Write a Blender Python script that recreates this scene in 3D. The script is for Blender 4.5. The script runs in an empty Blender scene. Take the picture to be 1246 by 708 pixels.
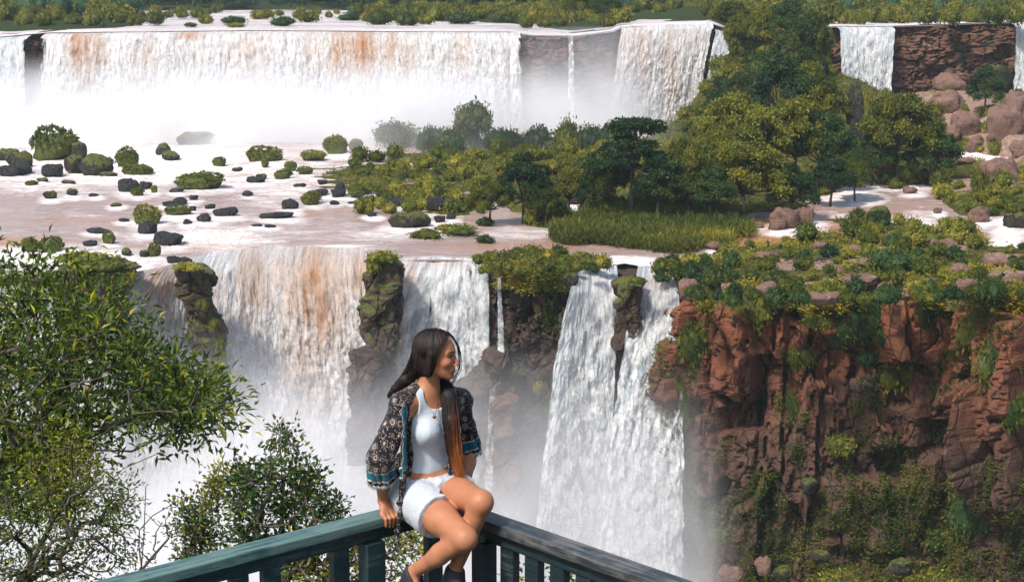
import bpy, math, random
import numpy as np
from mathutils import Vector, Matrix

R = math.radians
scene = bpy.context.scene
COL = scene.collection

# ------------------------------------------------------------------ camera, sky, sun, exposure
F_PX, CX, CY = 2050.0, 623.0, 354.0
PITCH = math.atan(384.0 / F_PX)
cam_d = bpy.data.cameras.new('camera')
cam_d.sensor_width = 36.0
cam_d.lens = 36.0 * F_PX / 1246.0
cam_d.clip_start = 0.1
cam_d.clip_end = 6000
cam = bpy.data.objects.new('camera', cam_d)
COL.objects.link(cam)
cam.location = (0, 0, 0)
cam.rotation_euler = (R(90) - PITCH, 0, 0)
scene.camera = cam

SUN_EL, SUN_AZ = 50.0, 218.0        # degrees; azimuth clockwise from +Y: behind the camera and to its left
world = bpy.data.worlds.new('World')
scene.world = world
world.use_nodes = True
wn = world.node_tree.nodes
bg = wn['Background']
sky = wn.new('ShaderNodeTexSky')
sky.sky_type = 'NISHITA'
sky.sun_disc = False
sky.sun_elevation = R(SUN_EL)
sky.sun_rotation = R(SUN_AZ)
sky.air_density = 1.0
sky.dust_density = 2.5
world.node_tree.links.new(sky.outputs[0], bg.inputs[0])
bg.inputs[1].default_value = 0.15
sun_d = bpy.data.lights.new('sun', 'SUN')
sun_d.energy = 3.7
sun_d.angle = R(6)
sun_d.color = (1.0, 0.96, 0.89)
sun = bpy.data.objects.new('sun', sun_d)
COL.objects.link(sun)
_s = Vector((math.sin(R(SUN_AZ)) * math.cos(R(SUN_EL)), math.cos(R(SUN_AZ)) * math.cos(R(SUN_EL)), math.sin(R(SUN_EL))))
sun.rotation_euler = _s.to_track_quat('Z', 'Y').to_euler()
scene.view_settings.view_transform = 'Standard'
scene.view_settings.look = 'None'
scene.view_settings.gamma = 1
scene.view_settings.exposure = 0.42
scene.render.engine = 'CYCLES'
scene.cycles.use_denoising = True
scene.cycles.max_bounces = 6
scene.cycles.diffuse_bounces = 3
scene.cycles.glossy_bounces = 2
scene.cycles.transmission_bounces = 2
scene.cycles.transparent_max_bounces = 12
scene.cycles.volume_bounces = 4
scene.cycles.volume_step_rate = 1.0
scene.cycles.caustics_reflective = False
scene.cycles.caustics_refractive = False
scene.cycles.sample_clamp_indirect = 4.0

# ------------------------------------------------------------------ helpers
CP, SP = math.cos(PITCH), math.sin(PITCH)


def ray(x, y):
    u, v = (x - CX) / F_PX, (CY - y) / F_PX
    return Vector((u, CP + v * SP, -SP + v * CP))


def P(x, y, Y):
    """a point of the place at distance Y down the view, surveyed from the photograph"""
    d = ray(x, y)
    return d * (Y / d.y)


def G(x, y, z):
    d = ray(x, y)
    return d * (z / d.z)


def pix(v):
    zc = v[1] * CP - v[2] * SP
    return CX + F_PX * v[0] / zc, CY - F_PX * (v[1] * SP + v[2] * CP) / zc


def _h(ix, iy, iz, seed):
    h = (ix.astype(np.int64) * 374761393 + iy.astype(np.int64) * 668265263 + iz.astype(np.int64) * 2147483647 + seed * 974634777) & 0xFFFFFFFF
    h = ((h ^ (h >> 13)) * 1274126177) & 0xFFFFFFFF
    h = ((h ^ (h >> 16)) * 2246822519) & 0xFFFFFFFF
    h = h ^ (h >> 15)
    return (h & 0xFFFFFF) / float(0xFFFFFF)


def vnoise(p, seed=0):
    """smooth value noise, 0..1, p is (N,3)"""
    f = np.floor(p).astype(np.int64)
    t = p - f
    t = t * t * (3 - 2 * t)
    r = 0
    for dx in (0, 1):
        wx = t[:, 0] if dx else 1 - t[:, 0]
        for dy in (0, 1):
            wy = t[:, 1] if dy else 1 - t[:, 1]
            for dz in (0, 1):
                wz = t[:, 2] if dz else 1 - t[:, 2]
                r = r + wx * wy * wz * _h(f[:, 0] + dx, f[:, 1] + dy, f[:, 2] + dz, seed)
    return r


def fbm(p, octaves=4, seed=0, rough=0.5):
    r, a, s = 0, 1.0, 0
    q = np.array(p, dtype=float)
    for o in range(octaves):
        r = r + a * vnoise(q, seed + o * 17)
        s += a
        a *= rough
        q = q * 2.03 + 11.3
    return r / s


def cells(p, seed=0, jitter=0.9):
    """2-D cells: id noise 0..1, F1, F2 ; p (N,2)"""
    f = np.floor(p).astype(np.int64)
    n = len(p)
    f1 = np.full(n, 9.0); f2 = np.full(n, 9.0); idv = np.zeros(n)
    z = np.zeros(n, dtype=np.int64)
    for dx in (-1, 0, 1):
        for dy in (-1, 0, 1):
            cx, cy = f[:, 0] + dx, f[:, 1] + dy
            qx = cx + 0.5 + (_h(cx, cy, z, seed) - 0.5) * jitter
            qy = cy + 0.5 + (_h(cx, cy, z, seed + 5) - 0.5) * jitter
            d = np.maximum(np.abs(p[:, 0] - qx), np.abs(p[:, 1] - qy)) * 0.7 + 0.3 * np.hypot(p[:, 0] - qx, p[:, 1] - qy)
            m = d < f1
            f2 = np.where(m, f1, np.minimum(f2, d))
            idv = np.where(m, _h(cx, cy, z, seed + 9), idv)
            f1 = np.where(m, d, f1)
    return idv, f1, f2


def sstep(a, b, x):
    t = np.clip((x - a) / (b - a), 0, 1)
    return t * t * (3 - 2 * t)


def mk_mesh(name, v, f, mat=None, smooth=True, parent=None, attrs=None, uv=None, link=True, cols=None):
    """ONE mesh object from arrays; faces all of one size (or a list of arrays); attrs: per-vertex floats; cols: per-vertex rgb"""
    me = bpy.data.meshes.new(name)
    v = np.asarray(v, dtype=np.float32)
    fl = f if isinstance(f, (list, tuple)) else [f]
    fl = [np.asarray(a, dtype=np.int32) for a in fl if len(a)]
    loops = np.concatenate([a.ravel() for a in fl])
    sizes = np.concatenate([np.full(len(a), a.shape[1], dtype=np.int32) for a in fl])
    starts = np.concatenate([[0], np.cumsum(sizes)[:-1]]).astype(np.int32)
    me.vertices.add(len(v)); me.vertices.foreach_set('co', v.ravel())
    me.loops.add(len(loops)); me.loops.foreach_set('vertex_index', loops)
    me.polygons.add(len(sizes)); me.polygons.foreach_set('loop_start', starts)
    try:
        me.polygons.foreach_set('loop_total', sizes)
    except Exception:
        pass
    me.polygons.foreach_set('use_smooth', np.full(len(sizes), bool(smooth)))
    for k, a in (attrs or {}).items():
        at = me.attributes.new(k, 'FLOAT', 'POINT')
        at.data.foreach_set('value', np.asarray(a, dtype=np.float32))
    for k, a in (cols or {}).items():
        at = me.attributes.new(k, 'FLOAT_COLOR', 'POINT')
        c = np.ones((len(v), 4), dtype=np.float32); c[:, :3] = a
        at.data.foreach_set('color', c.ravel())
    if uv is not None:
        ul = me.uv_layers.new(name='UVMap')
        ul.data.foreach_set('uv', np.asarray(uv, dtype=np.float32)[loops].ravel())
    me.update(calc_edges=True)
    me.validate()
    if mat: me.materials.append(mat)
    o = bpy.data.objects.new(name, me)
    if link: COL.objects.link(o)
    if parent is not None: o.parent = parent
    return o


def tag(o, label=None, cat=None, group=None, kind=None):
    if label: o['label'] = label
    if cat: o['category'] = cat
    if group: o['group'] = group
    if kind: o['kind'] = kind
    return o


def empty(name, loc=(0, 0, 0), rz=0.0):
    o = bpy.data.objects.new(name, None)
    o.empty_display_size = 0.3
    COL.objects.link(o)
    o.location = loc
    o.rotation_euler = (0, 0, rz)
    return o


def copy_tree(o, parent=None):
    c = o.copy(); COL.objects.link(c)
    if parent is not None: c.parent = parent
    for ch in list(o.children):
        copy_tree(ch, c)
    return c


def grid_faces(nu, nv):
    i = np.arange(nu - 1)[:, None]; j = np.arange(nv - 1)[None, :]
    a = (i * nv + j).ravel()
    return np.stack([a, a + nv, a + nv + 1, a + 1], 1)


def tube(pts, rad, n=6, caps=True):
    """tapered tube through pts -> verts, quads"""
    pts = np.asarray(pts, float); m = len(pts)
    rad = np.broadcast_to(np.asarray(rad, float), (m,))
    t = np.gradient(pts, axis=0); t /= np.linalg.norm(t, axis=1)[:, None] + 1e-9
    ref = np.array([0, 0, 1.0]) if abs(t[0, 2]) < 0.9 else np.array([1.0, 0, 0])
    a = np.cross(t, ref); a /= np.linalg.norm(a, axis=1)[:, None] + 1e-9
    b = np.cross(t, a)
    ang = np.arange(n) * 2 * math.pi / n
    v = pts[:, None, :] + rad[:, None, None] * (np.cos(ang)[None, :, None] * a[:, None, :] + np.sin(ang)[None, :, None] * b[:, None, :])
    v = v.reshape(-1, 3)
    i = np.arange(m - 1)[:, None] * n; j = np.arange(n)[None, :]
    f = np.stack([i + j, i + (j + 1) % n, i + n + (j + 1) % n, i + n + j], -1).reshape(-1, 4)
    if caps:
        v = np.vstack([v, pts[0], pts[-1]])
        k0, k1 = m * n, m * n + 1
        jj = np.arange(n)
        c0 = np.stack([np.full(n, k0), (jj + 1) % n, jj, jj], 1)[:, :3]
        c1 = np.stack([np.full(n, k1), (m - 1) * n + jj, (m - 1) * n + (jj + 1) % n], 1)
        return v, [f, np.vstack([c0, c1])]
    return v, [f]


class MB:
    def __init__(s): s.v = []; s.q = []; s.t = []; s.n = 0; s.c = []
    def add(s, v, fs, c=None):
        v = np.asarray(v, float)
        for f in (fs if isinstance(fs, (list, tuple)) else [fs]):
            f = np.asarray(f)
            if len(f) == 0: continue
            (s.q if f.shape[1] == 4 else s.t).append(f + s.n)
        s.v.append(v); s.n += len(v)
        s.c.append(np.full(len(v), 0.0 if c is None else c) if np.isscalar(c) or c is None else np.asarray(c, float))
    def build(s, name, mat, parent=None, smooth=True, attr='tint', **kw):
        fs = []
        if s.q: fs.append(np.vstack(s.q))
        if s.t: fs.append(np.vstack(s.t))
        return mk_mesh(name, np.vstack(s.v), fs, mat, smooth, parent, attrs={attr: np.concatenate(s.c)}, **kw)


def box_vf(c, ax, ay, az):
    """box from centre and three half-axis vectors, with small chamfers"""
    c, ax, ay, az = [np.asarray(q, float) for q in (c, ax, ay, az)]
    v = []; 
    s = [(-1, -1), (1, -1), (1, 1), (-1, 1)]
    for z in (-1, 1):
        for x, y in s: v.append(c + ax * x + ay * y + az * z)
    f = np.array([[0, 3, 2, 1], [4, 5, 6, 7], [0, 1, 5, 4], [1, 2, 6, 5], [2, 3, 7, 6], [3, 0, 4, 7]])
    return np.array(v), f


def ico(sub=2):
    t = (1 + 5 ** .5) / 2
    v = [(-1, t, 0), (1, t, 0), (-1, -t, 0), (1, -t, 0), (0, -1, t), (0, 1, t), (0, -1, -t), (0, 1, -t), (t, 0, -1), (t, 0, 1), (-t, 0, -1), (-t, 0, 1)]
    f = [(0, 11, 5), (0, 5, 1), (0, 1, 7), (0, 7, 10), (0, 10, 11), (1, 5, 9), (5, 11, 4), (11, 10, 2), (10, 7, 6), (7, 1, 8), (3, 9, 4), (3, 4, 2), (3, 2, 6), (3, 6, 8), (3, 8, 9), (4, 9, 5), (2, 4, 11), (6, 2, 10), (8, 6, 7), (9, 8, 1)]
    v = [np.array(a, float) / np.linalg.norm(a) for a in v]
    for _ in range(sub):
        mid = {}; nf = []
        def m(a, b):
            k = (min(a, b), max(a, b))
            if k not in mid:
                q = v[a] + v[b]; v.append(q / np.linalg.norm(q)); mid[k] = len(v) - 1
            return mid[k]
        for a, b, c in f:
            ab, bc, ca = m(a, b), m(b, c), m(c, a)
            nf += [(a, ab, ca), (b, bc, ab), (c, ca, bc), (ab, bc, ca)]
        f = nf
    return np.array(v), np.array(f)


ICO1, ICO2, ICO3, ICO4 = ico(1), ico(2), ico(3), ico(4)

# ------------------------------------------------------------------ materials


class NT:
    def __init__(s, name):
        s.m = bpy.data.materials.new(name); s.m.use_nodes = True
        s.t = s.m.node_tree; s.n = s.t.nodes; s.b = s.n['Principled BSDF']; s.out = s.n['Material Output']
    def new(s, t, **kw):
        n = s.n.new(t)
        for k, v in kw.items():
            if k in n.inputs: n.inputs[k].default_value = v
            else: setattr(n, k, v)
        return n
    def l(s, a, b): s.t.links.new(a, b); return b
    def coord(s, kind='Object', scale=(1, 1, 1)):
        c = s.new('ShaderNodeTexCoord'); m = s.new('ShaderNodeMapping')
        m.inputs['Scale'].default_value = scale
        s.l(c.outputs[kind], m.inputs[0]); return m.outputs[0]
    def geo(s, scale=(1, 1, 1)):
        c = s.new('ShaderNodeNewGeometry'); m = s.new('ShaderNodeMapping')
        m.inputs['Scale'].default_value = scale
        s.l(c.outputs['Position'], m.inputs[0]); return m.outputs[0]
    def noise(s, vec, scale=1, detail=4, rough=.55, dist=0):
        n = s.new('ShaderNodeTexNoise'); n.inputs['Scale'].default_value = scale
        n.inputs['Detail'].default_value = detail; n.inputs['Roughness'].default_value = rough
        n.inputs['Distortion'].default_value = dist
        s.l(vec, n.inputs['Vector']); return n.outputs[0]
    def ramp(s, fac, stops, interp='LINEAR'):
        r = s.new('ShaderNodeValToRGB'); r.color_ramp.interpolation = interp
        el = r.color_ramp.elements
        while len(el) < len(stops): el.new(0.5)
        for e, (p, c) in zip(el, stops):
            e.position = p; e.color = (c, c, c, 1) if np.isscalar(c) else (*c, 1)
        s.l(fac, r.inputs[0]); return r.outputs[0]
    def mix(s, fac, a, b, mode='MIX'):
        m = s.new('ShaderNodeMix'); m.data_type = 'RGBA'; m.blend_type = mode
        for k, q in ((0, fac), (6, a), (7, b)):
            if isinstance(q, bpy.types.NodeSocket): s.l(q, m.inputs[k])
            else: m.inputs[k].default_value = q if np.isscalar(q) else (*q, 1)
        return m.outputs[2]
    def math(s, op, a, b=None, clamp=False):
        m = s.new('ShaderNodeMath'); m.operation = op; m.use_clamp = clamp
        for k, q in ((0, a), (1, b)):
            if q is None: continue
            if isinstance(q, bpy.types.NodeSocket): s.l(q, m.inputs[k])
            else: m.inputs[k].default_value = q
        return m.outputs[0]
    def attr(s, name):
        a = s.new('ShaderNodeAttribute'); a.attribute_name = name; return a
    def bump(s, h, strength=.5, dist=.1):
        b = s.new('ShaderNodeBump'); b.inputs['Strength'].default_value = strength
        b.inputs['Distance'].default_value = dist
        s.l(h, b.inputs['Height']); s.l(b.outputs[0], s.b.inputs['Normal'])
    def set(s, **kw):
        for k, v in kw.items():
            k = {'rough': 'Roughness', 'col': 'Base Color', 'spec': 'Specular IOR Level', 'alpha': 'Alpha', 'metal': 'Metallic', 'sheen': 'Sheen Weight', 'sss': 'Subsurface Weight', 'coat': 'Coat Weight'}[k]
            if isinstance(v, bpy.types.NodeSocket): s.l(v, s.b.inputs[k])
            else: s.b.inputs[k].default_value = v if np.isscalar(v) else (*v, 1)
        return s


def mat_leaf(name, dark, light, yellow, transl=0.35, rnd=0.46, rough=.55):
    """leaf surface: the tint attribute and the plant's own random value choose among its greens"""
    n = NT(name)
    t = n.attr('tint').outputs['Fac']
    oi = n.new('ShaderNodeObjectInfo')
    a = n.math('ADD', t, n.math('MULTIPLY', n.math('SUBTRACT', oi.outputs['Random'], 0.5), rnd))
    c = n.ramp(a, [(0.0, dark), (0.55, light), (1.0, yellow)])
    n.set(col=c, rough=rough, spec=.25)
    tr = n.new('ShaderNodeBsdfTranslucent'); n.l(c, tr.inputs[0])
    mx = n.new('ShaderNodeMixShader'); mx.inputs[0].default_value = transl
    n.l(n.b.outputs[0], mx.inputs[1]); n.l(tr.outputs[0], mx.inputs[2]); n.l(mx.outputs[0], n.out.inputs[0])
    return n.m


M = {}
M['leaf_dark'] = mat_leaf('dark_forest_leaf', (.014, .036, .012), (.048, .090, .020), (.14, .17, .03))
M['leaf_mid'] = mat_leaf('olive_green_leaf', (.028, .050, .009), (.145, .150, .015), (.38, .30, .03))
M['leaf_bright'] = mat_leaf('bright_shrub_leaf', (.050, .080, .012), (.20, .20, .022), (.50, .38, .05))
M['leaf_far'] = mat_leaf('far_forest_leaf', (.012, .040, .022), (.035, .085, .038), (.10, .15, .045))
M['leaf_near'] = mat_leaf('glossy_tree_leaf', (.016, .040, .010), (.070, .115, .016), (.38, .36, .02), .3, .0, .38)
M['leaf_broad'] = mat_leaf('broad_dark_leaf', (.016, .036, .014), (.050, .095, .022), (.36, .30, .03), .3, .0, .40)
M['leaf_yellow'] = mat_leaf('yellow_feathery_leaf', (.06, .08, .008), (.20, .22, .012), (.42, .36, .02), .4, .0)


def mat_rock(name, c_dark, c_mid, c_pale, moss=(.06, .07, .012), moss_amt=.5, scale=.35, wet=.0, damp=False, cracks=.35):
    n = NT(name)
    g = n.geo()
    a = n.noise(g, scale, 6, .62, .3)
    b = n.noise(g, scale * 5, 5, .6)
    zc = n.noise(n.geo((.5, .5, 2.2)), scale * 2.2, 4, .6)
    v = n.math('ADD', n.math('MULTIPLY', a, .55), n.math('MULTIPLY', n.math('ADD', b, zc), .225))
    c = n.ramp(v, [(.36, c_dark), (.48, c_mid), (.56, c_mid), (.66, c_pale)])
    # cracks
    vor = n.new('ShaderNodeTexVoronoi', feature='DISTANCE_TO_EDGE'); n.l(n.mix(.12, n.geo((.35, .35, .22)), n.noise(g, 1.0, 3)), vor.inputs['Vector'])
    vor.inputs['Scale'].default_value = scale * 5
    crack = n.ramp(vor.outputs[0], [(0, cracks), (.05, 1)])
    c = n.mix(1, c, crack, 'MULTIPLY')
    # damp, dark rock low down where the spray reaches
    if damp:
        sz = n.new('ShaderNodeSeparateXYZ'); n.l(g, sz.inputs[0])
        dk = n.math('ADD', n.math('MULTIPLY', sz.outputs[2], -.045), n.math('MULTIPLY', a, 2.2))
        c = n.mix(n.ramp(n.math('SUBTRACT', dk, 2.9), [(0, 0), (.9, .8)]), c, n.mix(b, (.020, .017, .015), (.085, .058, .042)))
    # moss grows on the tops
    nor = n.new('ShaderNodeNewGeometry'); sp = n.new('ShaderNodeSeparateXYZ'); n.l(nor.outputs['Normal'], sp.inputs[0])
    mo = n.attr('moss').outputs['Fac']
    mm = n.math('ADD', n.math('ADD', n.math('MULTIPLY', sp.outputs[2], .35), n.math('MULTIPLY', n.noise(g, scale * 3, 5, .65), 1.1)), n.math('SUBTRACT', mo, 1.0 - moss_amt * .35))
    mk = n.ramp(mm, [(.30, 0), (.42, 1)])
    mc = n.mix(n.noise(g, scale * 9, 4), tuple(q * .45 for q in moss), tuple(min(1, q * 2.3) for q in moss))
    c = n.mix(mk, c, mc)
    n.set(col=c, rough=.85 - .4 * wet, spec=.3)
    n.bump(n.math('ADD', n.math('ADD', b, n.math('MULTIPLY', n.noise(g, scale * 14, 6, .7), .7)), n.math('MULTIPLY', crack, 1.2)), .9, .45)
    return n.m


M['cliff_red'] = mat_rock('red_basalt', (.018, .011, .010), (.205, .068, .030), (.40, .26, .19), (.075, .080, .014), .40, .16, damp=True)
M['cliff_dark'] = mat_rock('wet_dark_basalt', (.016, .012, .010), (.060, .036, .027), (.17, .11, .08), (.055, .062, .014), .95, .2, .4)
M['cliff_far'] = mat_rock('far_basalt', (.030, .024, .022), (.125, .060, .040), (.27, .17, .12), (.025, .055, .022), .3, .12)
M['rock_black'] = mat_rock('wet_black_rock', (.010, .010, .012), (.030, .028, .030), (.085, .078, .075), (.06, .065, .014), .1, .5, .7)
M['rock_moss'] = mat_rock('mossy_rock', (.012, .012, .010), (.035, .03, .022), (.08, .07, .05), (.065, .075, .014), 1.6, .5, .2)
M['rock_pink'] = mat_rock('pink_sandstone', (.045, .028, .023), (.19, .11, .083), (.40, .28, .22), (.08, .09, .015), .15, .35, cracks=.85)


def mat_ground(name, greens, rock, scale=.12):
    n = NT(name)
    g = n.geo()
    a = n.noise(g, scale, 6, .6); b = n.noise(g, scale * 7, 5, .6)
    c = n.ramp(b, [(.3, greens[0]), (.5, greens[1]), (.72, greens[2])])
    rc = n.ramp(n.noise(g, scale * 10, 5, .6), [(.3, tuple(q * .5 for q in rock)), (.6, rock), (.75, tuple(min(1, q * 1.5) for q in rock))])
    nor = n.new('ShaderNodeNewGeometry'); sp = n.new('ShaderNodeSeparateXYZ'); n.l(nor.outputs['Normal'], sp.inputs[0])
    bare = n.attr('bare').outputs['Fac']
    k = n.math('ADD', n.math('SUBTRACT', n.math('MULTIPLY', a, 1.2), n.math('MULTIPLY', sp.outputs[2], .25)), bare)
    c = n.mix(n.ramp(k, [(.50, 0), (.58, 1)]), c, rc)
    n.set(col=c, rough=.95, spec=.1)
    n.bump(n.noise(g, scale * 16, 5, .7), 1, .6)
    return n.m


M['land'] = mat_ground('scrubby_ground', ((.020, .028, .008), (.07, .072, .015), (.20, .16, .035)), (.36, .24, .18))
M['soil'] = mat_ground('forest_soil', ((.015, .022, .008), (.03, .045, .012), (.06, .07, .015)), (.10, .07, .045))


def mat_river(name, deep, light, foam_bias=0.0, sx=1.0):
    """silty river: brown-pink water, white where it breaks ('foam' attribute says how much the bed breaks it)"""
    n = NT(name)
    g1 = n.geo((.05 * sx, .16, .16))
    g2 = n.geo((.16 * sx, .5, .5))
    a = n.noise(g1, 1, 7, .62, 1.1)
    b = n.noise(g2, 1, 8, .68, 1.6)
    c = n.noise(n.geo((.7, 1.7, 1)), 1, 6, .7, .8)
    foam = n.attr('foam').outputs['Fac']
    k = n.math('ADD', n.math('ADD', n.math('MULTIPLY', a, .45), n.math('MULTIPLY', b, .4)), n.math('ADD', n.math('MULTIPLY', c, .25), n.math('MULTIPLY', foam, .40)))
    k = n.math('ADD', k, n.math('MULTIPLY', n.math('SUBTRACT', n.noise(n.geo((.018, .07, .07)), 1, 4, .6, .6), .5), .45))
    fm = n.ramp(k, [(.60 - foam_bias, 0), (.70 - foam_bias, .40), (.84 - foam_bias, 1)])
    base = n.mix(n.ramp(b, [(.35, 0), (.65, 1)]), deep, light)
    sh = n.attr('silt').outputs['Fac']
    base = n.mix(sh, base, (.42, .20, .095))
    col = n.mix(fm, base, n.mix(n.ramp(c, [(.38, 0), (.6, 1)]), (.62, .50, .45), (.86, .84, .83)))
    n.set(col=col, rough=n.ramp(fm, [(0, .22), (1, .75)]), spec=.35)
    n.bump(n.math('ADD', n.math('MULTIPLY', b, 1.0), n.math('MULTIPLY', c, .6)), .8, .7)
    return n.m


M['river'] = mat_river('silty_river', (.30, .20, .165), (.44, .33, .295))
M['upper_river'] = mat_river('upper_river_water', (.42, .33, .30), (.58, .50, .47), .06)


def mat_fall(name, stain=(.64, .28, .08), shade=(.76, .69, .63), gap=0.0, stain_amt=.5, spray=False):
    """falling water: UV = metres across, metres down. white water, silty stripes ('silt'), see-through rents ('rent')"""
    n = NT(name)
    uv = n.new('ShaderNodeUVMap').outputs[0]
    def st(sx, sy):
        m = n.new('ShaderNodeMapping'); m.inputs['Scale'].default_value = (sx, sy, 1); n.l(uv, m.inputs[0]); return m.outputs[0]
    long_ = n.noise(st(.42, .035), 1, 6, .62, .25)
    fine = n.noise(st(1.9, .28), 1, 7, .68, .5)
    clump = n.noise(st(.75, .34), 1, 6, .62, .6)
    silt = n.attr('silt').outputs['Fac']
    rent = n.attr('rent').outputs['Fac']
    wht = n.math('ADD', n.math('MULTIPLY', fine, .5), n.math('MULTIPLY', clump, .5))
    c = n.ramp(wht, [(.38, shade), (.47, tuple(.45 * q + .47 for q in shade)), (.54, (.93, .93, .93))])
    sm = n.math('MULTIPLY', silt, n.ramp(n.math('ADD', n.math('MULTIPLY', long_, .6), n.math('MULTIPLY', fine, .4)), [(.38, .12), (.56, 1)]), True)
    sc = n.ramp(fine, [(.35, tuple(q * .6 for q in stain)), (.55, stain), (.72, (.82, .55, .36))])
    c = n.mix(sm, c, sc)
    al = n.math('ADD', n.math('ADD', n.math('MULTIPLY', fine, .55), n.math('MULTIPLY', long_, .65)), n.math('MULTIPLY', rent, -1.0))
    if spray: al = n.math('ADD', n.math('ADD', n.math('MULTIPLY', n.noise(st(1.1, .55), 1, 8, .74, .4), .9), n.math('MULTIPLY', clump, .3)), n.math('MULTIPLY', rent, -1.0))
    lo_, hi_ = (.58, .80) if spray else (.10 + gap, .20 + gap)
    n.set(col=c, rough=.8, spec=.15, alpha=n.ramp(al, [(lo_, 0), (hi_, 1)]))
    grit = n.noise(st(5.5, 1.4), 1, 5, .7, .3)
    n.bump(n.math('ADD', n.math('ADD', fine, n.math('MULTIPLY', grit, .5)), n.math('MULTIPLY', clump, 1.2)), 1.0, .5)
    tr = n.new('ShaderNodeBsdfTranslucent'); n.l(c, tr.inputs[0]); tp = n.new('ShaderNodeBsdfTransparent')
    al_ = n.ramp(al, [(lo_, 0), (hi_, 1)])
    m1 = n.new('ShaderNodeMixShader'); m1.inputs[0].default_value = .38; n.l(n.b.outputs[0], m1.inputs[1])
    m0 = n.new('ShaderNodeMixShader'); n.l(al_, m0.inputs[0]); n.l(tp.outputs[0], m0.inputs[1]); n.l(tr.outputs[0], m0.inputs[2])
    n.l(m0.outputs[0], m1.inputs[2]); n.l(m1.outputs[0], n.out.inputs[0])
    return n.m


M['fall_brown'] = mat_fall('silty_falling_water', gap=.0)
M['fall_spray'] = mat_fall('leaping_spray', gap=.16, shade=(.62, .64, .66), spray=True)
M['fall_white'] = mat_fall('white_falling_water', gap=.0, shade=(.42, .50, .54))
# ------------------------------------------------------------------ the land: two terraces of river, cliffs between them
Z_UP, Z_MID, Z_LOW = -14.4, -40.0, -96.0


def resample(pts, n):
    pts = np.array(pts, float)
    d = np.concatenate([[0], np.cumsum(np.linalg.norm(np.diff(pts, axis=0), axis=1))])
    t = np.linspace(0, d[-1], n)
    return np.stack([np.interp(t, d, pts[:, k]) for k in range(pts.shape[1])], 1), t


def lipline(px, z):
    return [tuple(G(x, y, z)) for x, y in px]


LIP_LOW = lipline([(-500, 345), (-150, 340), (0, 338), (150, 338), (200, 326), (250, 311), (330, 302), (440, 306), (480, 317), (590, 318), (606, 332),
                   (690, 338), (705, 330), (760, 322), (815, 330), (832, 352), (900, 362), (1000, 366), (1100, 360), (1180, 370), (1246, 380), (1420, 400), (1700, 420)], Z_MID)
_up = [(-700, 44, 443), (-200, 44, 443), (0, 45, 443), (58, 40, 443), (300, 37, 446), (450, 38, 445), (620, 39, 444), (645, 43, 443), (700, 44, 443), (748, 38, 446), (757, 33, 448), (868, 29, 454), (885, 36, 455), (930, 38, 458), (1000, 33, 466),
       (1020, 32, 468), (1085, 32, 471), (1225, 27, 478), (1290, 26, 482), (1900, 26, 500)]
LIP_UP = [tuple(P(*q)) for q in _up]


def upz(px): return float(np.interp(px, [q[0] for q in _up], [l[2] for l in LIP_UP]))


def upd(px): return float(np.interp(px, [q[0] for q in _up], [q[2] for q in _up]))



def xy_at(lip, X):
    a = np.array(lip)
    return np.interp(X, a[:, 0], a[:, 1])


# --- upper river bed: a sheet of water running to the far bank
Xs = np.concatenate([np.linspace(-900, -160, 40)[:-1], np.linspace(-160, 200, 240), np.linspace(200, 900, 40)[1:]])
tv = np.linspace(0, 1, 120) ** 1.8
XX, TT = np.meshgrid(Xs, tv, indexing='ij')
Y0 = xy_at(LIP_UP, XX)
YY = Y0 + TT * (2400 - Y0)
pp = np.stack([XX.ravel(), YY.ravel(), np.full(XX.size, 0.0)], 1)
edge = np.clip((pp[:, 1] - Y0.ravel()) / 6, 0, 1)
_la = np.array(LIP_UP)
zz = np.interp(pp[:, 0] * (460 / np.maximum(pp[:, 1], 460)), _la[:, 0], _la[:, 2]) + (fbm(pp * (.06, .1, 1), 4, 3) - .5) * .5 - .1 * (1 - edge) ** 2
foam_up = np.clip(.02 + .30 * (1 - np.clip((pp[:, 1] - Y0.ravel()) / 30, 0, 1)) + .3 * fbm(pp * (.01, .02, 1), 3, 4), 0, 1)
o = mk_mesh('upper_river', np.stack([pp[:, 0], pp[:, 1], zz], 1), grid_faces(*XX.shape), M['upper_river'], attrs={'foam': foam_up, 'silt': 0 * zz})
tag(o, kind='structure')

# --- middle river sheet
Xs = np.concatenate([np.linspace(-420, -110, 30)[:-1], np.linspace(-110, 150, 420), np.linspace(150, 420, 30)[1:]])
tv = np.linspace(0, 1, 420)
XX, TT = np.meshgrid(Xs, tv, indexing='ij')
Y0 = xy_at(LIP_LOW, XX) + .3
YY = Y0 + TT * (520 - Y0)
pp = np.stack([XX.ravel(), YY.ravel(), np.zeros(XX.size)], 1)
zc = pp[:, 1] * CP + 40 * SP
PXX = CX + F_PX * pp[:, 0] / zc
PYY = CY - F_PX * (pp[:, 1] * SP - 40 * CP) / zc


def blob(cx, cy, rx, ry, p=2.0):
    return np.clip(1.3 - np.sqrt(((PXX - cx) / rx) ** 2 + ((PYY - cy) / ry) ** 2), 0, 1) ** .7


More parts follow.
